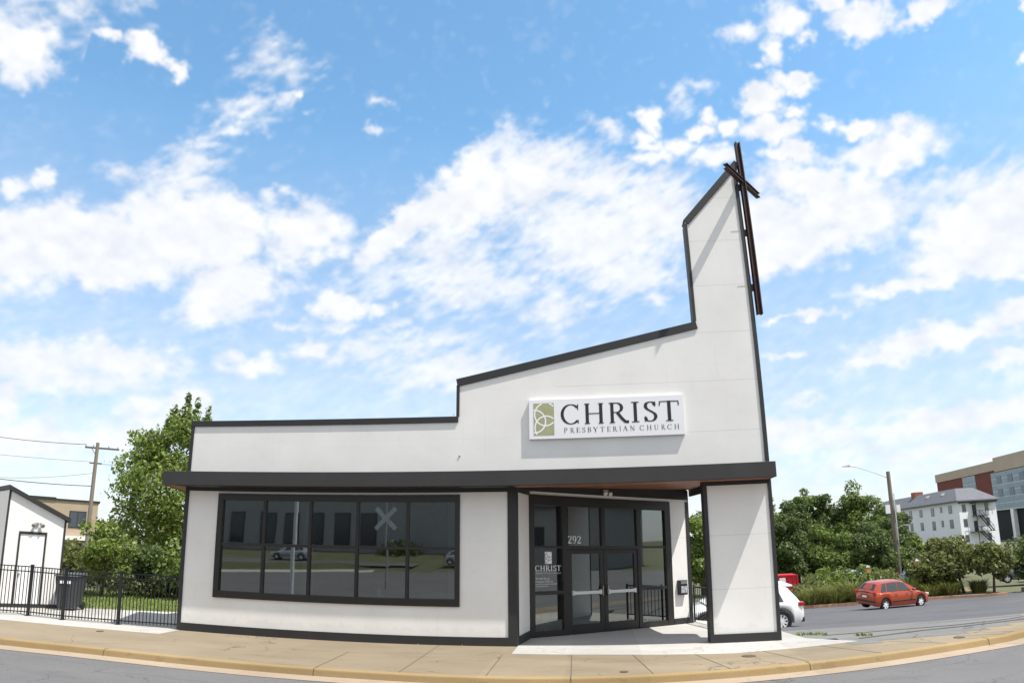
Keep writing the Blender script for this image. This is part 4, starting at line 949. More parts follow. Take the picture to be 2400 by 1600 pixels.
# ------------------------------------------------------------------ foliage
def leaf_mat(name, c1, c2, tr=.32):
    m = bpy.data.materials.new(name); m.use_nodes = True; t = m.node_tree; t.nodes.clear()
    o = t.nodes.new('ShaderNodeOutputMaterial'); g = t.nodes.new('ShaderNodeNewGeometry')
    r = t.nodes.new('ShaderNodeValToRGB'); r.color_ramp.elements[0].color = (*c1, 1); r.color_ramp.elements[1].color = (*c2, 1)
    n = t.nodes.new('ShaderNodeTexNoise'); n.inputs['Scale'].default_value = .9; n.inputs['Detail'].default_value = 3; t.links.new(g.outputs['Position'], n.inputs['Vector'])
    k = mnode(t, 'ADD', mnode(t, 'MULTIPLY', g.outputs['Random Per Island'], .6), mnode(t, 'MULTIPLY_ADD', n.outputs[0], 1.2, -.4)); t.links.new(k, r.inputs[0])
    a = t.nodes.new('ShaderNodeBsdfPrincipled'); a.inputs['Roughness'].default_value = .5; a.inputs['Specular IOR Level'].default_value = .35; b = t.nodes.new('ShaderNodeBsdfTranslucent'); x = t.nodes.new('ShaderNodeMixShader'); x.inputs[0].default_value = tr
    t.links.new(r.outputs[0], a.inputs['Base Color']); 
    hs = t.nodes.new('ShaderNodeHueSaturation'); hs.inputs['Hue'].default_value = .485; hs.inputs['Value'].default_value = 1.5; t.links.new(r.outputs[0], hs.inputs['Color']); t.links.new(hs.outputs[0], b.inputs[0])
    t.links.new(a.outputs[0], x.inputs[1]); t.links.new(b.outputs[0], x.inputs[2]); t.links.new(x.outputs[0], o.inputs[0]); return m
LM_MID = leaf_mat('leaf_mid_green', (.048, .088, .022), (.20, .27, .062))
LM_DARK = leaf_mat('leaf_dark_green', (.034, .062, .022), (.135, .185, .052))
LM_YEL = leaf_mat('leaf_yellow_green', (.058, .100, .020), (.24, .31, .065))
LM_MAPLE = leaf_mat('leaf_maple_green', (.060, .104, .021), (.25, .32, .066))
LM_OLIVE = leaf_mat('leaf_olive_green', (.055, .080, .026), (.22, .24, .075))
BARK = mat('bark', (.10, .07, .05), .9, .3, 6, .5, 12)

def leaves(name, clumps, n, size, m, parent, seed, shell=.55, asp=.55, up=.25):
    g = np.random.default_rng(seed)
    w = np.array([c[3]*c[4]+c[3]*c[5]+c[4]*c[5] for c in clumps]); idx = g.choice(len(clumps), n, p=w/w.sum())
    C = np.array([c[:3] for c in clumps])[idx]; Rr = np.array([c[3:6] for c in clumps])[idx]
    d = g.normal(size=(n, 3)); d /= np.linalg.norm(d, axis=1)[:, None]
    rad = (shell+(1.06-shell)*g.random(n)**.6)[:, None]
    loose = g.random(n) < .22; rad[loose] *= (1.0+.45*g.random(loose.sum())**1.5)[:, None]
    P = C+d*Rr*rad
    nrm = d*.55+g.normal(size=(n, 3))*.55+np.array([0, 0, up]); nrm /= np.linalg.norm(nrm, axis=1)[:, None]
    t = np.cross(nrm, g.normal(size=(n, 3))); t /= np.linalg.norm(t, axis=1)[:, None]; b = np.cross(nrm, t)
    s = (size*(.40+1.15*g.random(n)**1.3))[:, None]
    V = np.stack([P-t*s*.5, P+b*s*asp*.5, P+t*s*.5, P-b*s*asp*.5], 1).reshape(-1, 3)
    me = bpy.data.meshes.new(name); me.vertices.add(4*n); me.vertices.foreach_set('co', V.ravel().astype(np.float32))
    me.loops.add(4*n); me.loops.foreach_set('vertex_index', np.arange(4*n, dtype=np.int32)); me.polygons.add(n)
    me.polygons.foreach_set('loop_start', np.arange(0, 4*n, 4, dtype=np.int32)); me.polygons.foreach_set('loop_total', np.full(n, 4, np.int32))
    me.update(); me.validate(); me.materials.append(m)
    o = bpy.data.objects.new(name, me); COL.objects.link(o); o.parent = parent; return o

def tree(name, label, base, H, rx, m, seed, zc=.45, n=9000, size=.25, nc=26, cl=.36, trunk=True, group=None, cat='tree', lean=(0, 0), cone=0., ry=None, zlow=.12, off=(0, 0)):
    """local coords: base at origin; crown fills zlow*H..H"""
    o = thing(name, label, cat, base, 0, group); g = random.Random(seed); ry = ry or rx
    z0, z1 = H*zlow, H; zc_ = z0+(z1-z0)*zc; rz0, rz1 = zc_-z0, z1-zc_
    cl_ = []
    for i in range(nc):
        while True:
            d = Vector((g.gauss(0, 1), g.gauss(0, 1), g.gauss(0, 1)))
            if d.length > .2: break
        d.normalize(); k = g.uniform(.45, .86)
        zz = zc_+d.z*(rz1 if d.z > 0 else rz0)*k; f = 1.0-cone*max(0, (zz-zc_)/(z1-zc_))
        r = cl*rx*g.uniform(.7, 1.25)*(f*.6+.4)
        cl_.append((d.x*rx*k*f+lean[0]*zz/H+off[0], d.y*ry*k*f+lean[1]*zz/H+off[1], min(zz, z1-r*.6), r, r, r*g.uniform(.7, .95)))
    cl_.append((lean[0]*.5+off[0], lean[1]*.5+off[1], zc_, rx*.5, ry*.5, rz0*.6))
    leaves('crown', cl_, n, size, m, o, seed)
    if trunk:
        mb = MB(); top = H*.75; r0 = max(.05, H*.022)
        mb.tube([(0, 0, -.1), (off[0]*.4+lean[0]*.2, off[1]*.4, H*.25), (off[0]*.8+lean[0]*.5, off[1]*.8, H*.5), (off[0]+lean[0]*.8, off[1], top)], [r0*1.3, r0, r0*.7, r0*.25], 8)
        for c in cl_[:10]:
            s = Vector((off[0]*.5+lean[0]*.3, off[1]*.5, min(c[2]*.7, H*.45))); e_ = Vector(c[:3]); mid = s.lerp(e_, .5)+Vector((g.uniform(-.1, .1), g.uniform(-.1, .1), .1*H*.3))
            mb.tube([s, mid, e_], [r0*.45, r0*.3, r0*.1], 6)
        mb.build('trunk', BARK, o, smooth=True)
    return o
# left of the church
tl = tree('maple_tree', 'tall loose-crowned green tree rising behind the left end of the church', (-17.2, 11.9, -.05), 8.5, 3.7, LM_MAPLE, 21, zc=.42, n=32000, size=.18, nc=95, cl=.19, cone=.15, zlow=.02, off=(-.6, 0))
# upright shoots at the top of the maple
shoots = [(-2.5, .1, 5.3), (-2.1, 0, 6.1), (-1.3, .1, 7.3), (-.9, 0, 8.1), (-.2, 0, 8.6), (.35, 0, 8.4), (-1.7, .2, 6.9), (-2.8, .2, 4.2), (.9, .1, 8.0)]
leaves('shoot_leaves', [(x, y, z+dz, .26-.07*k, .26-.07*k, .26) for x, y, z in shoots for k, dz in enumerate((-.75, -.3, .15))], 1500, .22, LM_MID, tl, 5)
tree('young_tree', 'pale yellow-green young tree between shed and tall maple', (-17.1, 6.7, -.05), 3.0, 1.15, LM_YEL, 31, zc=.5, n=3200, size=.17, nc=20, cl=.34, zlow=.05)
for i, (x, y, H, r, lm, lab) in enumerate([(-16.0, 8.0, 2.2, 1.3, LM_DARK, 'low dark bush at the left end of the hedge behind the lawn'), (-14.6, 8.6, 2.7, 1.5, LM_MID, 'broad mid-green bush in the middle of the hedge behind the lawn'), (-13.1, 9.3, 3.4, 1.5, LM_DARK, 'taller dark bush of the hedge, nearest the church corner'), (-19.2, 7.4, 2.0, 1.5, LM_OLIVE, 'olive bush beyond the bins, partly hidden by the shed')]):
    tree('hedge_bush', lab, (x, y, -.05), H, r, lm, 40+i, zc=.35, n=4200, size=.17, nc=18, cl=.42, cat='bush', zlow=0.0, group='bushes behind the lawn')
tree('roof_line_tree', 'tree whose top just shows above the flat roof at the step', (-5.7, 23.2, -1.2), 11.6, 1.9, LM_DARK, 51, n=3000, size=.26, nc=18, zlow=.4)
# beyond the parking lot
RT = [
 ('light green tree seen through the gap between porch and pier', (9.7, 43.2), 7.5, 2.7, LM_YEL, .1),
 ('mid-green tree half hidden behind the entrance pier', (14.8, 46.0), 7.2, 3.2, LM_MID, .2),
 ('dark tree top peeping out right behind the tower edge', (18.3, 56.6), 10.2, 2.6, LM_MID, .3),
 ('olive tree directly above the white car', (20.0, 52.0), 8.8, 2.7, LM_DARK, .35),
 ('rounded green tree, second behind the white car', (21.6, 54.5), 10.5, 2.9, LM_MID, .45),
 ('broad dark tree left of the tallest one', (24.2, 55.0), 10.1, 3.0, LM_DARK, .3),
 ('tallest cone-shaped tree beyond the parking lot', (26.5, 52.6), 10.0, 3.9, LM_MID, .65),
 ('dark round tree right behind the street lamp pole', (31.6, 57.0), 8.0, 2.9, LM_DARK, .3),
 ('short bright green tree just right of the lamp pole', (31.2, 49.5), 4.6, 1.9, LM_YEL, .3),
 ('low bright green tree in front of the white hotel-like block', (34.0, 48.5), 3.7, 1.9, LM_YEL, .3),
 ('low dark filler tree between the lamp pole and the tall cone tree', (28.4, 50.0), 6.4, 2.8, LM_DARK, .2),
 ('low dark bushy tree just right of the red container', (17.4, 45.5), 6.6, 2.7, LM_DARK, .2),
 ('low bushy tree behind the silver car', (20.6, 45.0), 5.6, 2.9, LM_MID, .2),
 ('low bushy tree below the tallest tree', (24.2, 44.5), 5.4, 2.9, LM_DARK, .2),
 ('low bushy tree left of the foot of the lamp pole', (26.4, 47.5), 4.4, 2.4, LM_MID, .2),
 ('dense low tree filling the view right of the lamp pole foot', (29.8, 44.0), 3.6, 2.3, LM_OLIVE, .2),
]
for i, (lab, (x, y), H, r, lm, cn) in enumerate(RT):
    tree('broadleaf_tree', lab, (x, y, ter(x, y)), H, r, lm, 60+i*3, zc=.4, n=22000 if r > 2.5 else 13000, size=.27, nc=60 if r > 2.5 else 40, cl=.24, cone=cn, zlow=.02, group='trees beyond the parking lot')
tree('verge_tree', 'spreading low tree on the verge below the white block, left of the driveway gap', (23.9, 27.7, ter(24, 27.6)), 3.75, 2.0, LM_OLIVE, 101, zc=.35, n=6500, size=.24, nc=30, cl=.3, zlow=.30, off=(-.5, .2), group='low trees on the verge')
tree('verge_tree', 'smaller low tree on the tip of the verge beside the driveway gap', (25.0, 26.2, ter(25, 26.2)), 3.3, 1.35, LM_OLIVE, 104, zc=.4, n=4500, size=.24, nc=20, cl=.34, zlow=.32, off=(.2, 0), group='low trees on the verge')
tree('verge_tree', 'low tree cut by the right edge of the picture above the far kerb', (28.6, 27.2, ter(28.6, 27)), 3.3, 1.9, LM_DARK, 107, zc=.4, n=5000, size=.24, nc=24, cl=.32, zlow=.3, group='low trees on the verge')
tree('verge_tree', 'small olive tree behind the red car bonnet', (21.9, 28.3, ter(21.9, 28)), 2.7, 1.4, LM_OLIVE, 109, zc=.4, n=4200, size=.24, nc=20, cl=.34, zlow=.1, group='low trees on the verge')

for i, (x, y, H, r, lm, lab) in enumerate([(14.3, 28.8, 1.6, 1.4, LM_OLIVE, 'low olive shrub behind the grass nearest the red container'), (15.4, 29.2, 1.9, 1.6, LM_YEL, 'yellow-green shrub left of the red car tail'), (17.6, 29.8, 2.0, 1.6, LM_MID, 'green shrub behind the roof of the red car'), (19.6, 29.6, 1.9, 1.5, LM_OLIVE, 'olive shrub behind the windscreen of the red car'), (22.9, 28.4, 1.6, 1.3, LM_YEL, 'yellow-green shrub under the spreading verge tree')]):
    tree('verge_shrub', lab, (x, y, ter(x, y)+.1), H, r, lm, 150+i, zc=.4, n=3800, size=.2, nc=24, cl=.32, cat='shrub', zlow=0.0, group='shrubs on the verge')
M_ORN = leaf_mat('long_grass', (.085, .115, .030), (.25, .27, .085), .25)
def clump(label, x, y, h, r, seed, n=520):
    g = random.Random(seed); z = ter(x, y)+.1; o = thing('ornamental_grass', label, 'grass clump', (x, y, z), 0, 'tall grass clumps on the verge'); mb = MB()
    for _ in range(n):
        a = g.uniform(0, 6.283); d = r*.55*math.sqrt(g.random()); bx, by = math.cos(a)*d, math.sin(a)*d; L_ = h*.85*g.uniform(.3, 1.0); s = r*g.uniform(.2, 1.0); w = .022
        px, py = -math.sin(a)*w, math.cos(a)*w; p0 = (bx, by, 0); p1 = (bx+math.cos(a)*s*.35, by+math.sin(a)*s*.35, L_*.65); p2 = (bx+math.cos(a)*s, by+math.sin(a)*s, L_*g.uniform(.75, 1.0))
        mb.add([(p0[0]-px, p0[1]-py, 0), (p0[0]+px, p0[1]+py, 0), (p1[0]+px, p1[1]+py, p1[2]), (p1[0]-px, p1[1]-py, p1[2]), p2], [(0, 1, 2, 3), (3, 2, 4)])
    mb.build('blades', M_ORN, o, fix=False)
for i, (lab, x, y, h, r, _) in enumerate([('low grass clump nearest the red container', 13.6, 26.5, 1.2, .9, 0), ('wide grass clump between the red container and the red car', 14.2, 26.9, 1.6, 1.1, 0), ('grass clump just left of the red car tail', 15.2, 27.0, 1.6, 1.3, 0), ('bright grass clump hidden behind the red car tail', 16.5, 27.2, 1.9, 1.3, 0), ('tallest grass clump above the red car bonnet', 20.2, 28.0, 1.9, 1.2, 0), ('grass clump in front of the red car nose', 21.4, 27.0, 1.2, 1.0, 0), ('wide low grass clump left of the spreading verge tree', 22.5, 26.9, 1.25, 1.1, 0), ('small grass clump between the two verge tree trunks', 24.3, 26.7, 1.2, .7, 0)]):
    clump(lab, x, y, h, r, 200+i)

# ------------------------------------------------------------------ poles, wires, lamps
WOODP = mat('weathered_pole', (.20, .17, .14), .85, .2, 3, .3, 10, stretch=(6, 6, .6))
UP = athing('utility_pole', 'tall wooden utility pole with crossarm behind the shed on the left', 'utility pole', (-33.8, 25.8, -.5))
m = MB().tube([(-33.8, 25.8, -.6), (-33.8, 25.8, 8.7)], [.17, .12], 12); m.build('pole', WOODP, UP, smooth='auto')
m = MB().bar((-34.45, 25.25, 8.30), (-32.6, 26.75, 8.33), .10, .12).bar((-34.1, 25.5, 7.22), (-33.45, 26.05, 7.22), .08, .1); m.bar((-34.1, 25.55, 8.28), (-33.78, 25.75, 7.75), .04)
m.build('crossarm', mat('dark_pole_wood', (.10, .08, .07), .85), UP)
for p in [(-34.4, 25.3, 8.36), (-34.0, 25.62, 8.36), (-33.2, 26.3, 8.36), (-32.7, 26.7, 8.36)]: MB().tube([p, (p[0], p[1], p[2]+.16)], [.05, .035], 8).build('insulator', mat('grey_porcelain', (.30, .30, .32), .3), UP)
def wire(label, a, b, sag, r=.018):
    a, b = Vector(a), Vector(b); P = [a.lerp(b, t/14)-Vector((0, 0, 4*sag*(t/14)*(1-t/14))) for t in range(15)]
    o = MB().tube(P, r, 5, False).build('power_line', mat('wire', (.05, .05, .055), .6)); tag(o, label, 'wire', 'overhead wires left of the utility pole')
def ext(a, b, k): a, b = Vector(a), Vector(b); return a+(b-a)*k
wire('highest wire, running left from the crossarm', (-34.4, 25.3, 8.5), ext((-34.4, 25.3, 8.5), (-42.2, 24.8, 9.2), 2), .28, .022)
wire('thin second wire from the short lower crossarm', (-34.1, 25.5, 7.3), ext((-34.1, 25.5, 7.3), (-42.0, 24.9, 7.72), 2), .1, .012)
wire('sagging thin wire third from the top', (-33.9, 25.7, 6.5), ext((-33.9, 25.7, 6.5), (-41.9, 25.0, 6.5), 2), .55, .012)
wire('lowest and thickest wire', (-33.8, 25.8, 5.6), ext((-33.8, 25.8, 5.6), (-41.9, 25.1, 6.1), 2), .25, .028)
wire('thin wire running right from the pole into the maple crown', (-33.5, 26.0, 7.2), (-24, 52, 9.4), .3, .014)

SLp = athing('street_lamp', 'tall wooden street lamp pole with long arm reaching left over the trees', 'street lamp', (27.05, 45.3, -2.2))
m = MB().tube([(27.05, 45.3, -2.3), (27.03, 45.3, 7.35)], [.24, .17], 12); m.build('pole', WOODP, SLp, smooth='auto')
m = MB().tube([(27.03, 45.3, 6.75), (25.9, 45.75, 7.35), (24.6, 46.25, 7.95), (23.9, 46.5, 8.12)], 0.022, 8); m.build('arm', mat('grey_lamp_head', (.35, .35, .36), .5), SLp, smooth=True)
m = MB().add([(24.05, 46.30, 8.06), (24.05, 46.60, 8.06), (23.35, 46.52, 8.10), (23.35, 46.78, 8.10), (24.0, 46.34, 8.22), (24.0, 46.56, 8.22), (23.45, 46.58, 8.2), (23.45, 46.72, 8.2)], [(0, 1, 3, 2), (4, 6, 7, 5), (0, 2, 6, 4), (1, 5, 7, 3), (0, 4, 5, 1), (2, 3, 7, 6)]); m.build('lamp_head', mat('grey_lamp_head', (.35, .35, .36), .5), SLp, bevel=.03)
m = MB().tube([(27.2, 45.2, 2.2), (27.5, 45.1, 2.55), (27.9, 44.95, 2.62)], .04, 6).box(27.75, 28.3, 44.8, 45.05, 2.58, 2.68); m.build('small_side_lamp', mat('grey_lamp_head', (.6, .6, .62), .4), SLp)
m = MB().box(26.35, 26.75, 45.0, 45.15, 3.7, 4.45).box(27.3, 27.65, 44.95, 45.1, 3.75, 4.4); m.build('white_box', M_WHITEP, SLp)
m = MB().tube([(27.2, 45.0, -2.2), (27.2, 45.0, 5.4)], .05, 8); m.build('conduit', M_CHROME, SLp)
def lantern_post(label, x, y, zt):
    z = ter(x, y); o = thing('lantern_post', label, 'lamp post', (x, y, z), 0, 'small lantern posts on the verge'); h = zt-z
    MB().tube([(0, 0, 0), (0, 0, h)], .05, 8).build('post', M_BLACK, o)
    MB().box(-.12, .12, -.12, .12, h, h+.36).build('lantern_body', mat('amber_lantern', (.45, .25, .09), .4), o, bevel=.02)
    MB().add([(-.15, -.15, h+.36), (.15, -.15, h+.36), (.15, .15, h+.36), (-.15, .15, h+.36), (0, 0, h+.52)], [(0, 1, 4), (1, 2, 4), (2, 3, 4), (3, 0, 4), (0, 3, 2, 1)]).build('lantern_cap', M_BLACK, o)
lantern_post('amber-topped lantern post above the red car bonnet', 20.95, 27.7, -.06)
lantern_post('amber-topped lantern post left of the street lamp, by the red car tail', 18.1, 28.6, -.28)

# ------------------------------------------------------------------ cars
TYRE = mat('tyre_rubber', (.012, .012, .013), .8)
RIM = mat('alloy_rim', (.85, .86, .87), .35, metal=0.0)
CGLASS = mat('car_glass', (.03, .036, .04), .05, spec=1.0)
PLAST = mat('black_bumper_plastic', (.022, .022, .024), .6)
def interp(P, x):
    if x <= P[0][0]: return P[0][1]
    for (a, va), (b, vb) in zip(P, P[1:]):
        if x <= b: t = (x-a)/(b-a); return va+(vb-va)*t
    return P[-1][1]
def make_car(name, label, paint, D, group=None):
    """forward is +x, rear bumper at 0; D: dimensions"""
    o = thing(name, label, 'car', (0, 0, 0), 0, group)
    L_, Wd, wr, xr, xf = D['L'], D['W']/2, D['wr'], D['xr'], D['xf']; AR = wr+D.get('gap', .06)
    xs = sorted(set([round(L_*i/64, 3) for i in range(65)]+[round(c+AR*math.cos(math.pi*k/10), 3) for c in (xr, xf) for k in range(11)]))
    rings = []
    for x in xs:
        w = Wd*interp(D['plan'], x/L_); zb = interp(D['bot'], x/L_); belt = interp(D['belt'], x/L_)
        za = zb
        for c in (xr, xf):
            if abs(x-c) < AR: za = max(za, wr+math.sqrt(max(0, AR*AR-(x-c)**2)))
        mid = za+(belt-za)*.45; sh_ = za+(belt-za)*.80
        rings.append([(0, zb+.02), (w-.30, zb+.02), (w-.26, za), (w-.035, za), (w-.005, za+.05), (w, mid), (w-.015, sh_), (w-.07, belt-.02), (w-.12, belt+.005), (0, belt+.02)])
    mb = MB(); n = len(rings[0]); full = 2*n-2
    for x, r in zip(xs, rings):
        for y, z in r: mb.v.append((x, -y, z))
        for y, z in reversed(r[1:-1]): mb.v.append((x, y, z))
    for i in range(len(xs)-1):
        for j in range(full): mb.f.append((i*full+j, i*full+(j+1) % full, (i+1)*full+(j+1) % full, (i+1)*full+j))
    mb.f.append(tuple(range(full))); mb.f.append(tuple((len(xs)-1)*full+j for j in reversed(range(full))))
    mb.build('body', paint, o, smooth='auto')
    # cabin
    gx = [L_*t for t, _ in D['roof']]; G = []
    for t, z in D['roof']:
        x = t*L_; w = Wd*interp(D['plan'], t)-.12; bz = interp(D['belt'], t)-.01; k = min(1, max(0, (z-bz)/.45)); wt = w-.16*k*1.05
        G.append((x, w, bz, wt, z))
    xs2 = []
    for a, b in zip(G, G[1:]):
        for q in range(4): t = q/4; xs2.append(tuple(a[i]+(b[i]-a[i])*t for i in range(5)))
    xs2.append(G[-1]); mb = MB(); 
    for (x, w, bz, wt, z) in xs2:
        for s in (-1, 1):
            P = [(w, bz), (w-(w-wt)*.55, bz+(z-bz)*.6), (wt, bz+(z-bz)*.92), (wt-.08, z-.005), (wt*.5, z+.02), (0, z+.03)]
            if s == 1: P = list(reversed(P))[1:]
            for y, zz in P: mb.v.append((x, s*y, zz))
    full = 11
    for i in range(len(xs2)-1):
        for j in range(full-1): mb.f.append((i*full+j, i*full+j+1, (i+1)*full+j+1, (i+1)*full+j))
    mb.build('cabin', paint, o, smooth='auto')
    def side(x, t, s, out=.012):
        for a, b in zip(xs2, xs2[1:]):
            if a[0] <= x <= b[0] or b[0] <= x <= a[0]:
                k = (x-a[0])/(b[0]-a[0]) if b[0] != a[0] else 0; x_, w, bz, wt, z = (a[i]+(b[i]-a[i])*k for i in range(5)); break
        else: x_, w, bz, wt, z = xs2[0]
        P = [(0, w, bz), (.6, w-(w-wt)*.55, bz+(z-bz)*.6), (.92, wt, bz+(z-bz)*.92)]
        for (t0, y0, z0), (t1, y1, z1) in zip(P, P[1:]):
            if t <= t1: kk = (t-t0)/(t1-t0); return (x, s*(y0+(y1-y0)*kk+out), z0+(z1-z0)*kk)
        return (x, s*(P[-1][1]+out), P[-1][2])
    for s in (-1, 1):
        for (nm, P) in D['wins']:
            mb = MB(); 
            # dense strip between lower and upper edges
            lo_, hi_ = P
            n_ = 10
            for i in range(n_):
                for j in range(3):
                    q = []
                    for (ii, jj) in ((i, j), (i+1, j), (i+1, j+1), (i, j+1)):
                        u = ii/n_; v = jj/3; xl = lo_[0]+(lo_[1]-lo_[0])*u; xh = hi_[0]+(hi_[1]-hi_[0])*u
                        q.append(side((xl*(1-v)+xh*v)*L_, .06+.80*v*interp(D.get('wtop', [(0, 1), (1, 1)]), u), s))
                    mb.quad(*q)
            mb.build(nm, CGLASS, o, fix=False)
    # front and rear screens
    for nm, (ta, tb) in D['screens']:
        a = next(g for g in [tuple(x[i]+(y[i]-x[i])*((ta*L_-x[0])/(y[0]-x[0])) for i in range(5)) for x, y in zip(G, G[1:]) if x[0] <= ta*L_ <= y[0]])
        b = next(g for g in [tuple(x[i]+(y[i]-x[i])*((tb*L_-x[0])/(y[0]-x[0])) for i in range(5)) for x, y in zip(G, G[1:]) if x[0] <= tb*L_ <= y[0]])
        d = Vector((b[0]-a[0], 0, b[4]-a[4])).normalized(); nrm = Vector((-d.z, 0, d.x)); 
        if nrm.z < 0: nrm = -nrm
        mb = MB(); o1 = nrm*.035
        pa = Vector((a[0], 0, a[4]))+o1; pb = Vector((b[0], 0, b[4]))+o1
        mb.quad((pa.x, -a[3]+.06, pa.z-.03), (pa.x, a[3]-.06, pa.z-.03), (pb.x, b[3]-.08, pb.z-.03), (pb.x, -b[3]+.08, pb.z-.03)); mb.build(nm, CGLASS, o, fix=False)
    for nm, m_, boxes in D['bits']:
        for bx in boxes:
            MB().box(*bx).build(nm, m_, o, bevel=.012)
    for x in (xr, xf):
        for s in (-1, 1):
            y = s*(Wd-.13)
            wh = MB(); prof_ = [(wr*.62, -.1), (wr*.9, -.105), (wr, -.075), (wr, .075), (wr*.9, .105), (wr*.62, .1)]
            N_ = 28
            for k in range(N_):
                a = 2*math.pi*k/N_
                for r_, yy in prof_: wh.v.append((x+r_*math.cos(a), y+yy, wr+r_*math.sin(a)))
            P_ = len(prof_)
            for k in range(N_):
                for q in range(P_): wh.f.append((k*P_+q, ((k+1) % N_)*P_+q, ((k+1) % N_)*P_+(q+1) % P_, k*P_+(q+1) % P_))
            w_ = wh.build('wheel', TYRE, o, smooth='auto')
            rm = MB(); yo = y+s*.085
            rm.tube([(x, y-.02*s, wr), (x, y+.0*s, wr)], wr*.63, 24)
            w2 = rm.build('brake_disc', PLAST, w_)
            rm = MB(); ns = D.get('spokes', 5)
            for k in range(N_):
                a, b = 2*math.pi*k/N_, 2*math.pi*(k+1)/N_
                rm.hexa([(x+r_*math.cos(t), yy, wr+r_*math.sin(t)) for t in (a, b) for yy in (yo-.03*s, yo) for r_ in (wr*.57, wr*.67)])
            for k in range(ns):
                a = 2*math.pi*k/ns+.3; c_, s_ = math.cos(a), math.sin(a)
                rm.bar((x+c_*wr*.05, yo-.02*s, wr+s_*wr*.05), (x+c_*wr*.6, yo-.015*s, wr+s_*wr*.6), .028, wr*(.16 if ns > 6 else .24), upv=(-s_, 0, c_))
            rm.tube([(x, yo-.03*s, wr), (x, yo+.005*s, wr)], wr*.16, 12)
            rm.build('rim', RIM, w_)
    return o
PAINT_R = mat('orange_red_car_paint', (.36, .048, .006), .28, spec=.5, coat=1.0, metal=.15)
PAINT_W = mat('white_car_paint', (.82, .82, .83), .3, spec=.5, coat=1.0)
REDL = mat('tail_light_red', (.45, .01, .01), .2, spec=.8)
CLEAR = mat('clear_lens', (.6, .6, .62), .1, spec=.9)
L1 = 3.95
hatch = dict(L=L1, W=1.66, wr=.30, xr=.72, xf=3.17, spokes=6,
    plan=[(0, .80), (.03, .92), (.1, .98), (.4, 1), (.75, .99), (.9, .93), (.97, .80), (1, .62)],
    bot=[(0, .34), (.04, .24), (.5, .19), (.95, .20), (1, .30)],
    belt=[(0, .82), (.02, .92), (.2, .93), (.45, .92), (.68, .90), (.80, .84), (.92, .72), (.98, .60), (1, .48)],
    roof=[(.015, .93), (.045, 1.10), (.10, 1.34), (.17, 1.42), (.35, 1.46), (.48, 1.45), (.56, 1.38), (.66, 1.17), (.75, .93)],
    wins=[('side_window', ((.43, .64), (.43, .545))), ('side_window', ((.235, .415), (.25, .415))), ('quarter_window', ((.12, .215), (.175, .23)))],
    wtop=[(0, 1), (1, 1)], screens=[('rear_screen', (.04, .10)), ('windscreen', (.57, .72))],
    bits=[('tail_light', REDL, [(-.01, .10, -.80, -.60, .80, .98), (-.01, .10, .60, .80, .80, .98)]), ('headlight', CLEAR, [(3.70, 3.88, -.66, -.42, .58, .70), (3.70, 3.88, .42, .66, .58, .70)]),
          ('number_plate', M_WHITEP, [(-.022, .0, -.16, .16, .66, .77)]), ('bumper_strip', PLAST, [(-.03, .16, -.72, .72, .44, .54)]), ('side_moulding', PLAST, [(1.15, 2.75, -.842, -.82, .42, .49), (1.15, 2.75, .82, .842, .42, .49)]),
          ('door_handle', PAINT_R, [(1.35, 1.50, -.85, -.82, .80, .83), (2.1, 2.25, -.85, -.82, .80, .83)]), ('door_mirror', PAINT_R, [(2.52, 2.66, -.98, -.80, .92, 1.04), (2.52, 2.66, .80, .98, .92, 1.04)]), ('number_plate_light', PLAST, [(-.012, .02, -.3, .3, .80, .84)])])
rc = make_car('red_hatchback', 'bright orange-red hatchback with silver wheels parked in the lot facing right', PAINT_R, hatch)
L2 = 4.6
suv = dict(L=L2, W=1.88, wr=.41, xr=.93, xf=3.63, spokes=10, gap=.09,
    plan=[(0, .78), (.03, .92), (.1, .98), (.4, 1), (.75, .99), (.9, .93), (.97, .80), (1, .66)],
    bot=[(0, .46), (.05, .32), (.5, .26), (.95, .26), (1, .38)],
    belt=[(0, .86), (.02, 1.02), (.2, 1.08), (.45, 1.05), (.68, 1.02), (.80, .98), (.92, .90), (.98, .78), (1, .62)],
    roof=[(.03, 1.05), (.06, 1.25), (.115, 1.55), (.14, 1.62), (.35, 1.68), (.50, 1.67), (.58, 1.58), (.68, 1.32), (.77, 1.03)],
    wins=[('side_window', ((.46, .66), (.46, .56))), ('side_window', ((.27, .445), (.275, .445))), ('quarter_window', ((.17, .255), (.215, .26)))],
    wtop=[(0, 1), (1, 1)], screens=[('rear_screen', (.055, .112)), ('windscreen', (.59, .74))],
    bits=[('tail_light', REDL, [(.03, .24, -.885, -.66, .93, 1.06), (.03, .24, .66, .885, .93, 1.06)]), ('headlight', CLEAR, [(4.2, 4.46, -.78, -.5, .74, .88), (4.2, 4.46, .5, .78, .74, .88)]),
          ('lower_bumper', PLAST, [(.0, .42, -.80, .80, .34, .50)]), ('side_moulding', PLAST, [(1.42, 3.12, -.95, -.90, .27, .42), (1.42, 3.12, .90, .95, .27, .42)]),
          ('door_mirror', PAINT_W, [(2.95, 3.1, -1.1, -.9, 1.04, 1.2), (2.95, 3.1, .9, 1.1, 1.04, 1.2)]), ('roof_spoiler', PAINT_W, [(.36, .72, -.6, .6, 1.60, 1.66)]), ('number_plate', M_WHITEP, [(-.012, .01, -.2, .2, .78, .9)]), ('roof_rail', M_CHROME, [(.9, 2.4, -.66, -.62, 1.68, 1.72), (.9, 2.4, .62, .66, 1.68, 1.72)])])
wc = make_car('white_suv', 'white sport utility car parked behind the entrance pier, tail pointing right', PAINT_W, suv)
def place(o, x, y, deg, pitch=0, roll=0, z=None):
    o.rotation_mode = 'XYZ'; o.rotation_euler = (R(roll), R(pitch), R(deg)); o.location = (x, y, ter(x, y) if z is None else z)
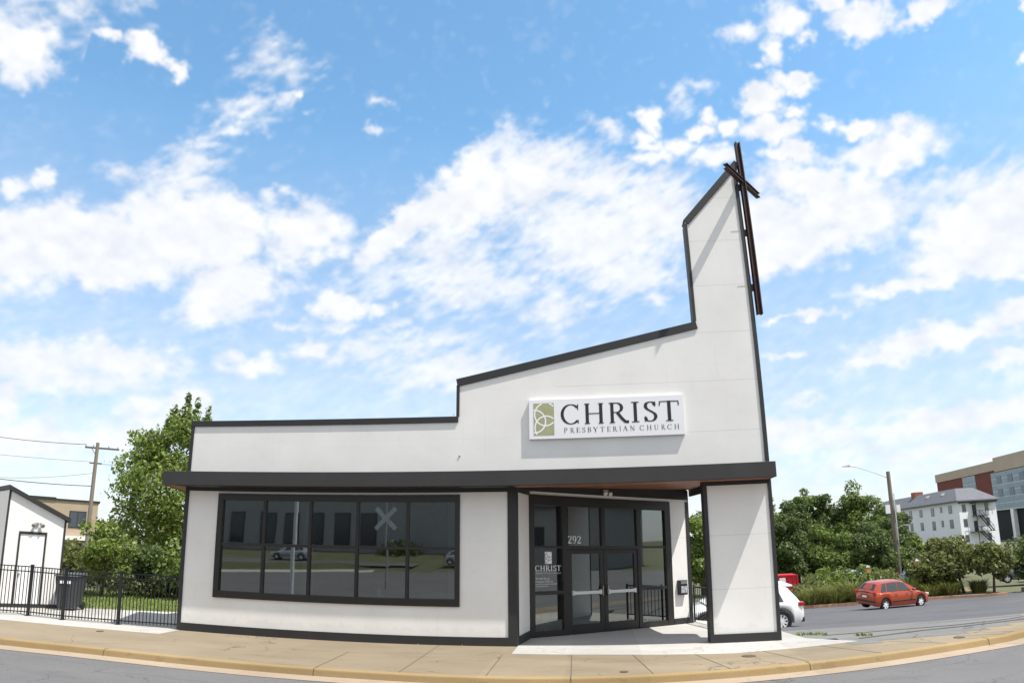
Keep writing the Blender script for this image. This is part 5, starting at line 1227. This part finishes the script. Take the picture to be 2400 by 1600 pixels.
# rear axle positions worked out from the wheels
place(rc, 15.0, 21.1, 21, pitch=.5, roll=4.0, z=-1.72); rc.scale = (1.0, 1.0, 1.0)
place(wc, 8.60, 10.75, 186, pitch=0, roll=-4.5, z=-1.06)
for lab, col, nm, x, y, dg in [('silver hatchback behind the grass clumps left of the red car', (.45, .47, .50), 'silver_paint', 19.3, 40.2, 8), ('pale blue hatchback glimpsed through foliage right of the lamp pole', (.30, .38, .48), 'pale_blue_paint', 24.0, 37.2, 5), ('dark grey hatchback in the far lot at the right edge of the picture', (.10, .11, .13), 'dark_grey_paint', 30.0, 34.9, -20), ('white hatchback in the far lot behind the verge trees', (.7, .7, .7), 'plain_white_paint', 33.6, 37.0, -20)]:
    c = copy_tree(rc); c.name = 'parked_car'; c['label'] = lab; c['group'] = 'cars in the far lot'; pm = mat(nm, col, .3, coat=1.0)
    for ch in c.children:
        if ch.data and ch.data.materials and ch.data.materials[0] == PAINT_R: ch.data = ch.data.copy(); ch.data.materials[0] = pm
    place(c, x, y, dg)
RB = thing('red_container', 'red metal container with ribbed side just behind the white car', 'container', (13.0, 32.6, ter(13, 32.6)), R(-4))
m = MB().box(-1.9, 1.5, -.9, 1.2, .12, 1.72); m.build('box_body', mat('red_container_paint', (.50, .012, .03), .45, .08, 3), RB, bevel=.03)
m = MB()
for x in [-1.8+.33*k for k in range(10)]+[1.42]: m.box(x, x+.05, -.935, -.902, .2, 1.66)
m.box(-1.9, 1.5, -.94, -.902, 1.66, 1.74); m.build('ribs', mat('red_container_paint', (.50, .012, .03), .45), RB)
MB().box(.25, .65, -.945, -.937, .55, 1.55).build('white_marking', M_WHITEP, RB)
for x in (-1.2, .9): MB().tube([(x, -.8, .15), (x, -.6, .15)], .15, 14).build('wheel', TYRE, RB)

# ------------------------------------------------------------------ far buildings
def frame_basis(O, B):
    O = Vector((*O, 0)); b = Vector((*B, 0)).normalized(); n = Vector((b.y, -b.x, 0)); return O, b, n
def fbox(mb, F, t0, t1, z0, z1, o0, o1):
    O, b, n = F; mb.hexa([tuple(O+b*t+n*o+Vector((0, 0, z))) for z in (z0, z1) for o in (o0, o1) for t in (t0, t1)]); return mb
GW = mat('far_window_glass', (.05, .06, .075), .12, spec=.8)
WB = athing('white_block', 'white three-storey block with grey hipped roof and black fire escape', 'building', (72, 125, -2))
Oc = (70, 116.7); LB = (2, 38); RBv = (9.7, 3.3); rl, ll = 10.0, 52
FL = frame_basis(Oc, (LB[0], LB[1])); FR = frame_basis(Oc, RBv)
c0 = Vector((*Oc, 0)); c1 = c0+FR[1]*rl; c2 = c1+FL[1]*ll; c3 = c0+FL[1]*ll
EZ = 6.55
MB().slab([tuple(c.xy) for c in (c0, c1, c2, c3)], -3, EZ).build('wall', mat('white_render', (.68, .70, .74), .8, .04, .6), WB)
ec = []
cen = (c0+c1+c2+c3)/4
e0 = [c0-FR[1]*.7-FL[1]*.7, c1+FR[1]*.7-FL[1]*.7, c2+FR[1]*.7+FL[1]*.7, c3-FR[1]*.7+FL[1]*.7]
t0_ = [c0+FR[1]*2.6+FL[1]*5, c1-FR[1]*2.6+FL[1]*5, c2-FR[1]*2.6-FL[1]*5, c3+FR[1]*2.6-FL[1]*5]
m = MB().add([(*q.xy, EZ) for q in e0]+[(*q.xy, EZ+.25) for q in e0]+[(*q.xy, EZ+2.85) for q in t0_], [(3, 2, 1, 0)]+[(i, (i+1) % 4, 4+(i+1) % 4, 4+i) for i in range(4)]+[(4+i, 4+(i+1) % 4, 8+(i+1) % 4, 8+i) for i in range(4)]+[(8, 9, 10, 11)])
m.build('roof', mat('grey_shingles', (.115, .12, .135), .8, .15, 1.2, .3, 6), WB)
m = MB(); q = c0+FR[1]*3+FL[1]*26; m.slab([(q.x-1, q.y-1), (q.x+1, q.y-1), (q.x+1, q.y+1), (q.x-1, q.y+1)], EZ+1.5, EZ+3.6); m.build('chimney', mat('red_brick', (.30, .10, .07), .85), WB)
FLo = (FL[0], FL[1], -FL[2] if FL[2].dot(Vector((-1, 0, 0))) < 0 else FL[2]); FRo = (FR[0], FR[1], FR[2] if FR[2].y < 0 else -FR[2])
def win_(F, t0, t1, z0, z1):
    w = fbox(MB(), F, t0-.12, t1+.12, z0-.1, z1+.1, .005, .05).build('window', mat('grey_frame', (.16, .16, .18), .6), WB)
    fbox(MB(), F, t0, t1, z0, z1, .051, .07).build('pane', GW, w)
for tt, w, h0, h1 in [(2.9+1.0, 1.4, 4.6, 5.95), (8.2, .8, 5.0, 5.9), (12.6, 1.4, 4.45, 5.9), (19, 1.4, 3.4+1.1, 5.85), (25, 1.4, 4.5, 5.9), (33, 1.4, 4.5, 5.9)]:
    win_(FLo, tt-w/2, tt+w/2, h0, h1); win_(FLo, tt-w/2, tt+w/2, h0-2.85, h1-2.7)
for tt in (4, 8.5, 13): win_(FLo, tt-.5, tt+.5, -.9, -.1)
for tt, w in ((1.35, .75), (7.4, .7)):
    win_(FRo, tt-w/2, tt+w/2, 4.7, 5.9); win_(FRo, tt-w/2, tt+w/2, 1.9, 3.2); win_(FRo, tt-w/2, tt+w/2, -1.0, .2)
for z in (3.85, .8):
    fbox(MB(), FRo, 3.5, 4.5, z, z+2.0, .005, .06).build('fire_door', M_BLACK, WB)
m = MB()
for z in (3.8, .8): fbox(m, FRo, 2.2 if z < 2 else 3.2, 6.6 if z > 2 else 7.6, z-.12, z, .1, 1.3)
def fp_(t, z, o): return tuple(FRo[0]+FRo[1]*t+FRo[2]*o+Vector((0, 0, z)))
for o_ in (.6, 1.2):
    m.bar(fp_(4.6, 3.8, o_), fp_(7.4, .8, o_), .16); m.bar(fp_(4.6, 4.7, o_), fp_(7.4, 1.7, o_), .07); m.bar(fp_(4.2, .8, o_), fp_(7.2, -1.6, o_), .16); m.bar(fp_(4.2, 1.7, o_), fp_(7.2, -.7, o_), .07)
for z in (3.8, .8): m.bar(fp_(2.4, z+.9, 1.25), fp_(7.4, z+.9, 1.25), .07)
for t_ in (2.4, 4.0, 5.6, 7.4): m.bar(fp_(t_, .8, 1.25), fp_(t_, 1.7, 1.25), .06); m.bar(fp_(t_, 3.8, 1.25), fp_(t_, 4.7, 1.25), .06)
m.bar(fp_(3.2, -2, 1.2), fp_(3.2, 6.2, 1.2), .1); m.box(*[0]*6) if False else None
fbox(m, FRo, 3.0, 8.6, 6.1, 6.25, .1, 1.5)
m.build('fire_escape', M_BLACK, WB)
fbox(MB(), FRo, -.1, rl+.1, EZ-.28, EZ-.02, .01, .5).build('eaves', M_DARK, WB)
m = MB()
for t_ in (9, 17): q = FLo[0]+FLo[1]*t_+FR[1]*1.6; m.box(q.x-.35, q.x+.35, q.y-.5, q.y+.5, EZ+1.4, EZ+2.2)
m.build('roof_vent', M_WHITEP, WB)

BB = athing('office_block', 'large brick and glass office block with tan parapet rising behind the white block', 'building', (109, 175, -3))
FB = frame_basis((110.8, 208.2), (-2.8, -78))
FBo = (FB[0], FB[1], FB[2] if FB[2].x < 0 else -FB[2])
TAN = mat('tan_panel', (.42, .335, .26), .8, .06, .3); BRK = mat('dark_red_brick', (.155, .045, .033), .85, .12, 1.5)
fbox(MB(), FBo, 0, 78, -4, 15.9, -40, 0).build('wall', BRK, BB)
fbox(MB(), FBo, -.3, 38.2, 15.9, 18.4, -40, .25).build('parapet', TAN, BB)
fbox(MB(), FBo, 38.2, 78, 15.4, 19.2, -40, .3).build('parapet', TAN, BB)
fbox(MB(), FBo, 30, 34, 18.4, 19.2, -30, -8).build('roof_box', mat('roof_plant_grey', (.45, .44, .42), .8), BB)
fbox(MB(), FBo, 52, 70, 19.2, 22.2, -34, -6).build('penthouse', TAN, BB)
CW = mat('curtain_wall_glass', (.13, .20, .25), .2, .15, .25, spec=.8)
def gridwin(t0, t1, z0, z1, nt_, nz_, gm):
    w = fbox(MB(), FBo, t0, t1, z0, z1, .01, .12).build('window', mat('pale_mullion', (.42, .48, .52), .5), BB)
    for i in range(nt_):
        for j in range(nz_):
            if (i*7+j*3) % 5 == 0 and nt_ > 6: pass
            dt = (t1-t0)/nt_; dz = (z1-z0)/nz_
            fbox(MB(), FBo, t0+i*dt+.12, t0+(i+1)*dt-.12, z0+j*dz+.12, z0+(j+1)*dz-.12, .121, .16).build('pane', gm, w)
gridwin(18.3, 26.2, 9, 15.7, 4, 3, CW)
gridwin(35.6, 74, 5.4, 15.2, 13, 6, CW)
m = MB()
for t_ in (38.3, 44.2, 50.1, 56): 
    for z_ in (12.2, 8.8): 
        fbox(m, FBo, t_+.2, t_+2.6, z_, z_+2.0, .17, .24)
m.build('window', mat('dark_window', (.10, .13, .17), .2), BB)
fbox(MB(), FBo, 35.4, 78, -4, 5.2, .01, .1).build('dark_ground_glazing', mat('dark_glazing', (.012, .014, .016), .5, spec=.15), BB)
fbox(MB(), FBo, 45.3, 46.6, -4, 5.2, .12, 1.2).build('white_pillar', M_WHITEP, BB)
fbox(MB(), FBo, 35.2, 78, 5.2, 5.5, .12, 1.0).build('ledge', mat('pale_ledge', (.5, .5, .48), .7), BB)

TB = athing('tan_building', 'tan flat-roofed two-storey building behind the shed and utility pole', 'building', (-50, 40, -1.2))
FT = frame_basis((-46.0, 41.6), (-9.5, -8.2)); FTo = (FT[0], FT[1], FT[2] if FT[2].x > 0 and FT[2].y < 0 else -FT[2])
if FTo[2].y > 0: FTo = (FT[0], FT[1], -FTo[2])
TS = mat('tan_stucco', (.37, .295, .21), .85, .08, .6)
fbox(MB(), FTo, 0, 22, -2, 5.2, -12, 0).build('wall', TS, TB)
fbox(MB(), FTo, -.15, 3.9, 5.2, 5.36, -12.1, .12).build('roof_edge', M_DARK, TB); fbox(MB(), FTo, 3.9, 22.1, 5.2, 5.46, -12.1, .14).build('roof_edge', M_DARK, TB)
for t_ in (1.0, 7.2, 10.8):
    w = fbox(MB(), FTo, t_, t_+1.55, 2.7, 4.3, .005, .05).build('window', M_DARK, TB)
    for a in (.08, .82): fbox(MB(), FTo, t_+a, t_+a+.65, 2.8, 4.2, .051, .06).build('pane', GW, w)
fbox(MB(), FTo, .3, 6.5, 1.6, 1.95, .01, 1.2).build('awning', M_WHITEP, TB)
for t_ in (1.2, 5.0): fbox(MB(), FTo, t_, t_+2.0, -1.2, 1.3, .005, .05).build('shop_window', GW, TB)
FT2 = frame_basis((-46.0, 41.6), tuple((-FTo[2]).xy)); FT2o = (FT2[0], FT2[1], -FTo[1])
w = fbox(MB(), FT2o, 1.4, 3.4, 2.7, 4.3, .005, .05).build('window', M_DARK, TB); fbox(MB(), FT2o, 1.5, 3.3, 2.8, 4.2, .051, .06).build('pane', GW, w)

# across the street behind the photographer: seen mirrored in the glass
OB = athing('grey_hall', 'plain grey hall across the street with a row of tall dark windows', 'building', (-30, -60, .9))
MB().box(-62, 2.5, -75, -60, 0, 13).build('wall', mat('grey_block_wall', (.42, .41, .39), .9, .08, .5), OB)
for x in (-49, -45, -41, -37.0, -34.0, -30.8, -27.6, -24.4):
    w = MB().box(x-.95, x+.95, -60, -59.95, 2.1, 5.7).build('window', M_DARK, OB); MB().box(x-.87, x+.87, -59.949, -59.93, 2.2, 5.6).build('pane', GW, w)
MB().box(-62.2, 2.7, -75.2, -59.8, 13, 13.3).build('parapet', M_DARK, OB)
HB = athing('gabled_house', 'grey gabled house down the street, mirrored in the entrance glass', 'house', (50, -24, 0))
MB().slab([(46, -27), (58, -27), (58, -18), (46, -18)], -1, 6).build('wall', mat('grey_siding', (.35, .35, .34), .85), HB)
MB().add([(45.4, -27.6, 5.9), (45.4, -17.4, 5.9), (45.4, -22.5, 10), (58.6, -27.6, 5.9), (58.6, -17.4, 5.9), (58.6, -22.5, 10)], [(0, 1, 2), (3, 5, 4), (0, 2, 5, 3), (1, 4, 5, 2), (0, 3, 4, 1)]).build('roof', mat('grey_shingles', (.17, .175, .19), .8), HB)
for y in (-25, -21.5): MB().box(45.95, 46, y, y+1.2, 2, 4).build('window', GW, HB)
for i, (x, y, H, lab) in enumerate([(60, -8, 9, 'round tree far down the street beside the gabled house'), (44, -33, 8, 'tree on the bank left of the gabled house'), (72, -16, 10, 'tallest tree behind the gabled house'), (9, -58, 9, 'tree on the bank opposite the church at the right end of the hall'), (66, 4, 7, 'low tree past the bend of the road')]):
    tree('street_tree', lab, (x, y, ground_z(x, y)), H, H*.35, LM_MID, 300+i, n=2500, size=.6, nc=22, cl=.34, group='trees across the street')
FPo = athing('white_pole', 'white painted pole standing on the far side of the street, mirrored in the window', 'pole', (-12.2, -13.2, -.1))
MB().tube([(-12.2, -13.2, -.15), (-12.2, -13.2, 8.5)], [.095, .08], 14).build('pole', M_WHITEP, FPo, smooth='auto')
CB = athing('crossbuck', 'white X-shaped railway crossbuck on a grey post across the street, mirrored in the window', 'sign', (-10.0, -20.0, -.1))
MB().tube([(-10.0, -20.0, -.15), (-10.0, -20.0, 4.5)], .06, 10).build('post', mat('galvanised_post', (.4, .4, .4), .5), CB)
for s in (-1, 1): MB().bar((-10.0-.55*s, -19.92+.02*s, 3.1), (-10.0+.55*s, -19.92+.02*s, 4.2), .03, .22, upv=(1.1, 0, -1.1*s)).build('board', M_WHITEP, CB)
for lab, x, y, dg in [('silver hatchback across the street, mirrored in the left panes', -27, -50, 170), ('second hatchback of the far car park', -13, -48, 10)]:
    c = copy_tree(rc); c.name = 'parked_car'; c['label'] = lab; c['group'] = 'cars across the street'; place(c, x, y, dg, z=.1+(-y-43)*.06)
    pm = mat('silver_paint', (.45, .47, .50))
    for ch in c.children:
        if ch.data and ch.data.materials and ch.data.materials[0] == PAINT_R: ch.data = ch.data.copy(); ch.data.materials[0] = pm
for i, (x, y, H, r) in enumerate([(-44, -56, 2.2, 3), (-20, -57, 1.8, 2.5), (-5, -56, 2.6, 2.6)]):
    tree('street_shrub', ['shrub at the left foot of the grey hall', 'shrub at the middle of the grey hall', 'shrub at the right end of the grey hall'][i], (x, y, .8), H, r, LM_DARK, 330+i, n=1500, size=.35, nc=14, cat='shrub', zlow=0, group='shrubs in front of the hall')
# manhole and valve covers
for lab, x, y, r in [('round iron cover in the walk below the pier', 4.21, -1.97, .14), ('small valve cover near the kerb below the entrance', 1.69, -3.30, .08), ('small valve cover in the walk at the right', 8.86, -1.35, .12), ('small valve cover in the walk by the fence', -10.6, -1.45, .09)]:
    o = MB().tube([(x, y, .001), (x, y, .012)], r, 20).build('valve_cover', mat('cast_iron', (.09, .07, .05), .7, .2, 20)); tag(o, lab, 'cover', 'iron covers in the sidewalk')
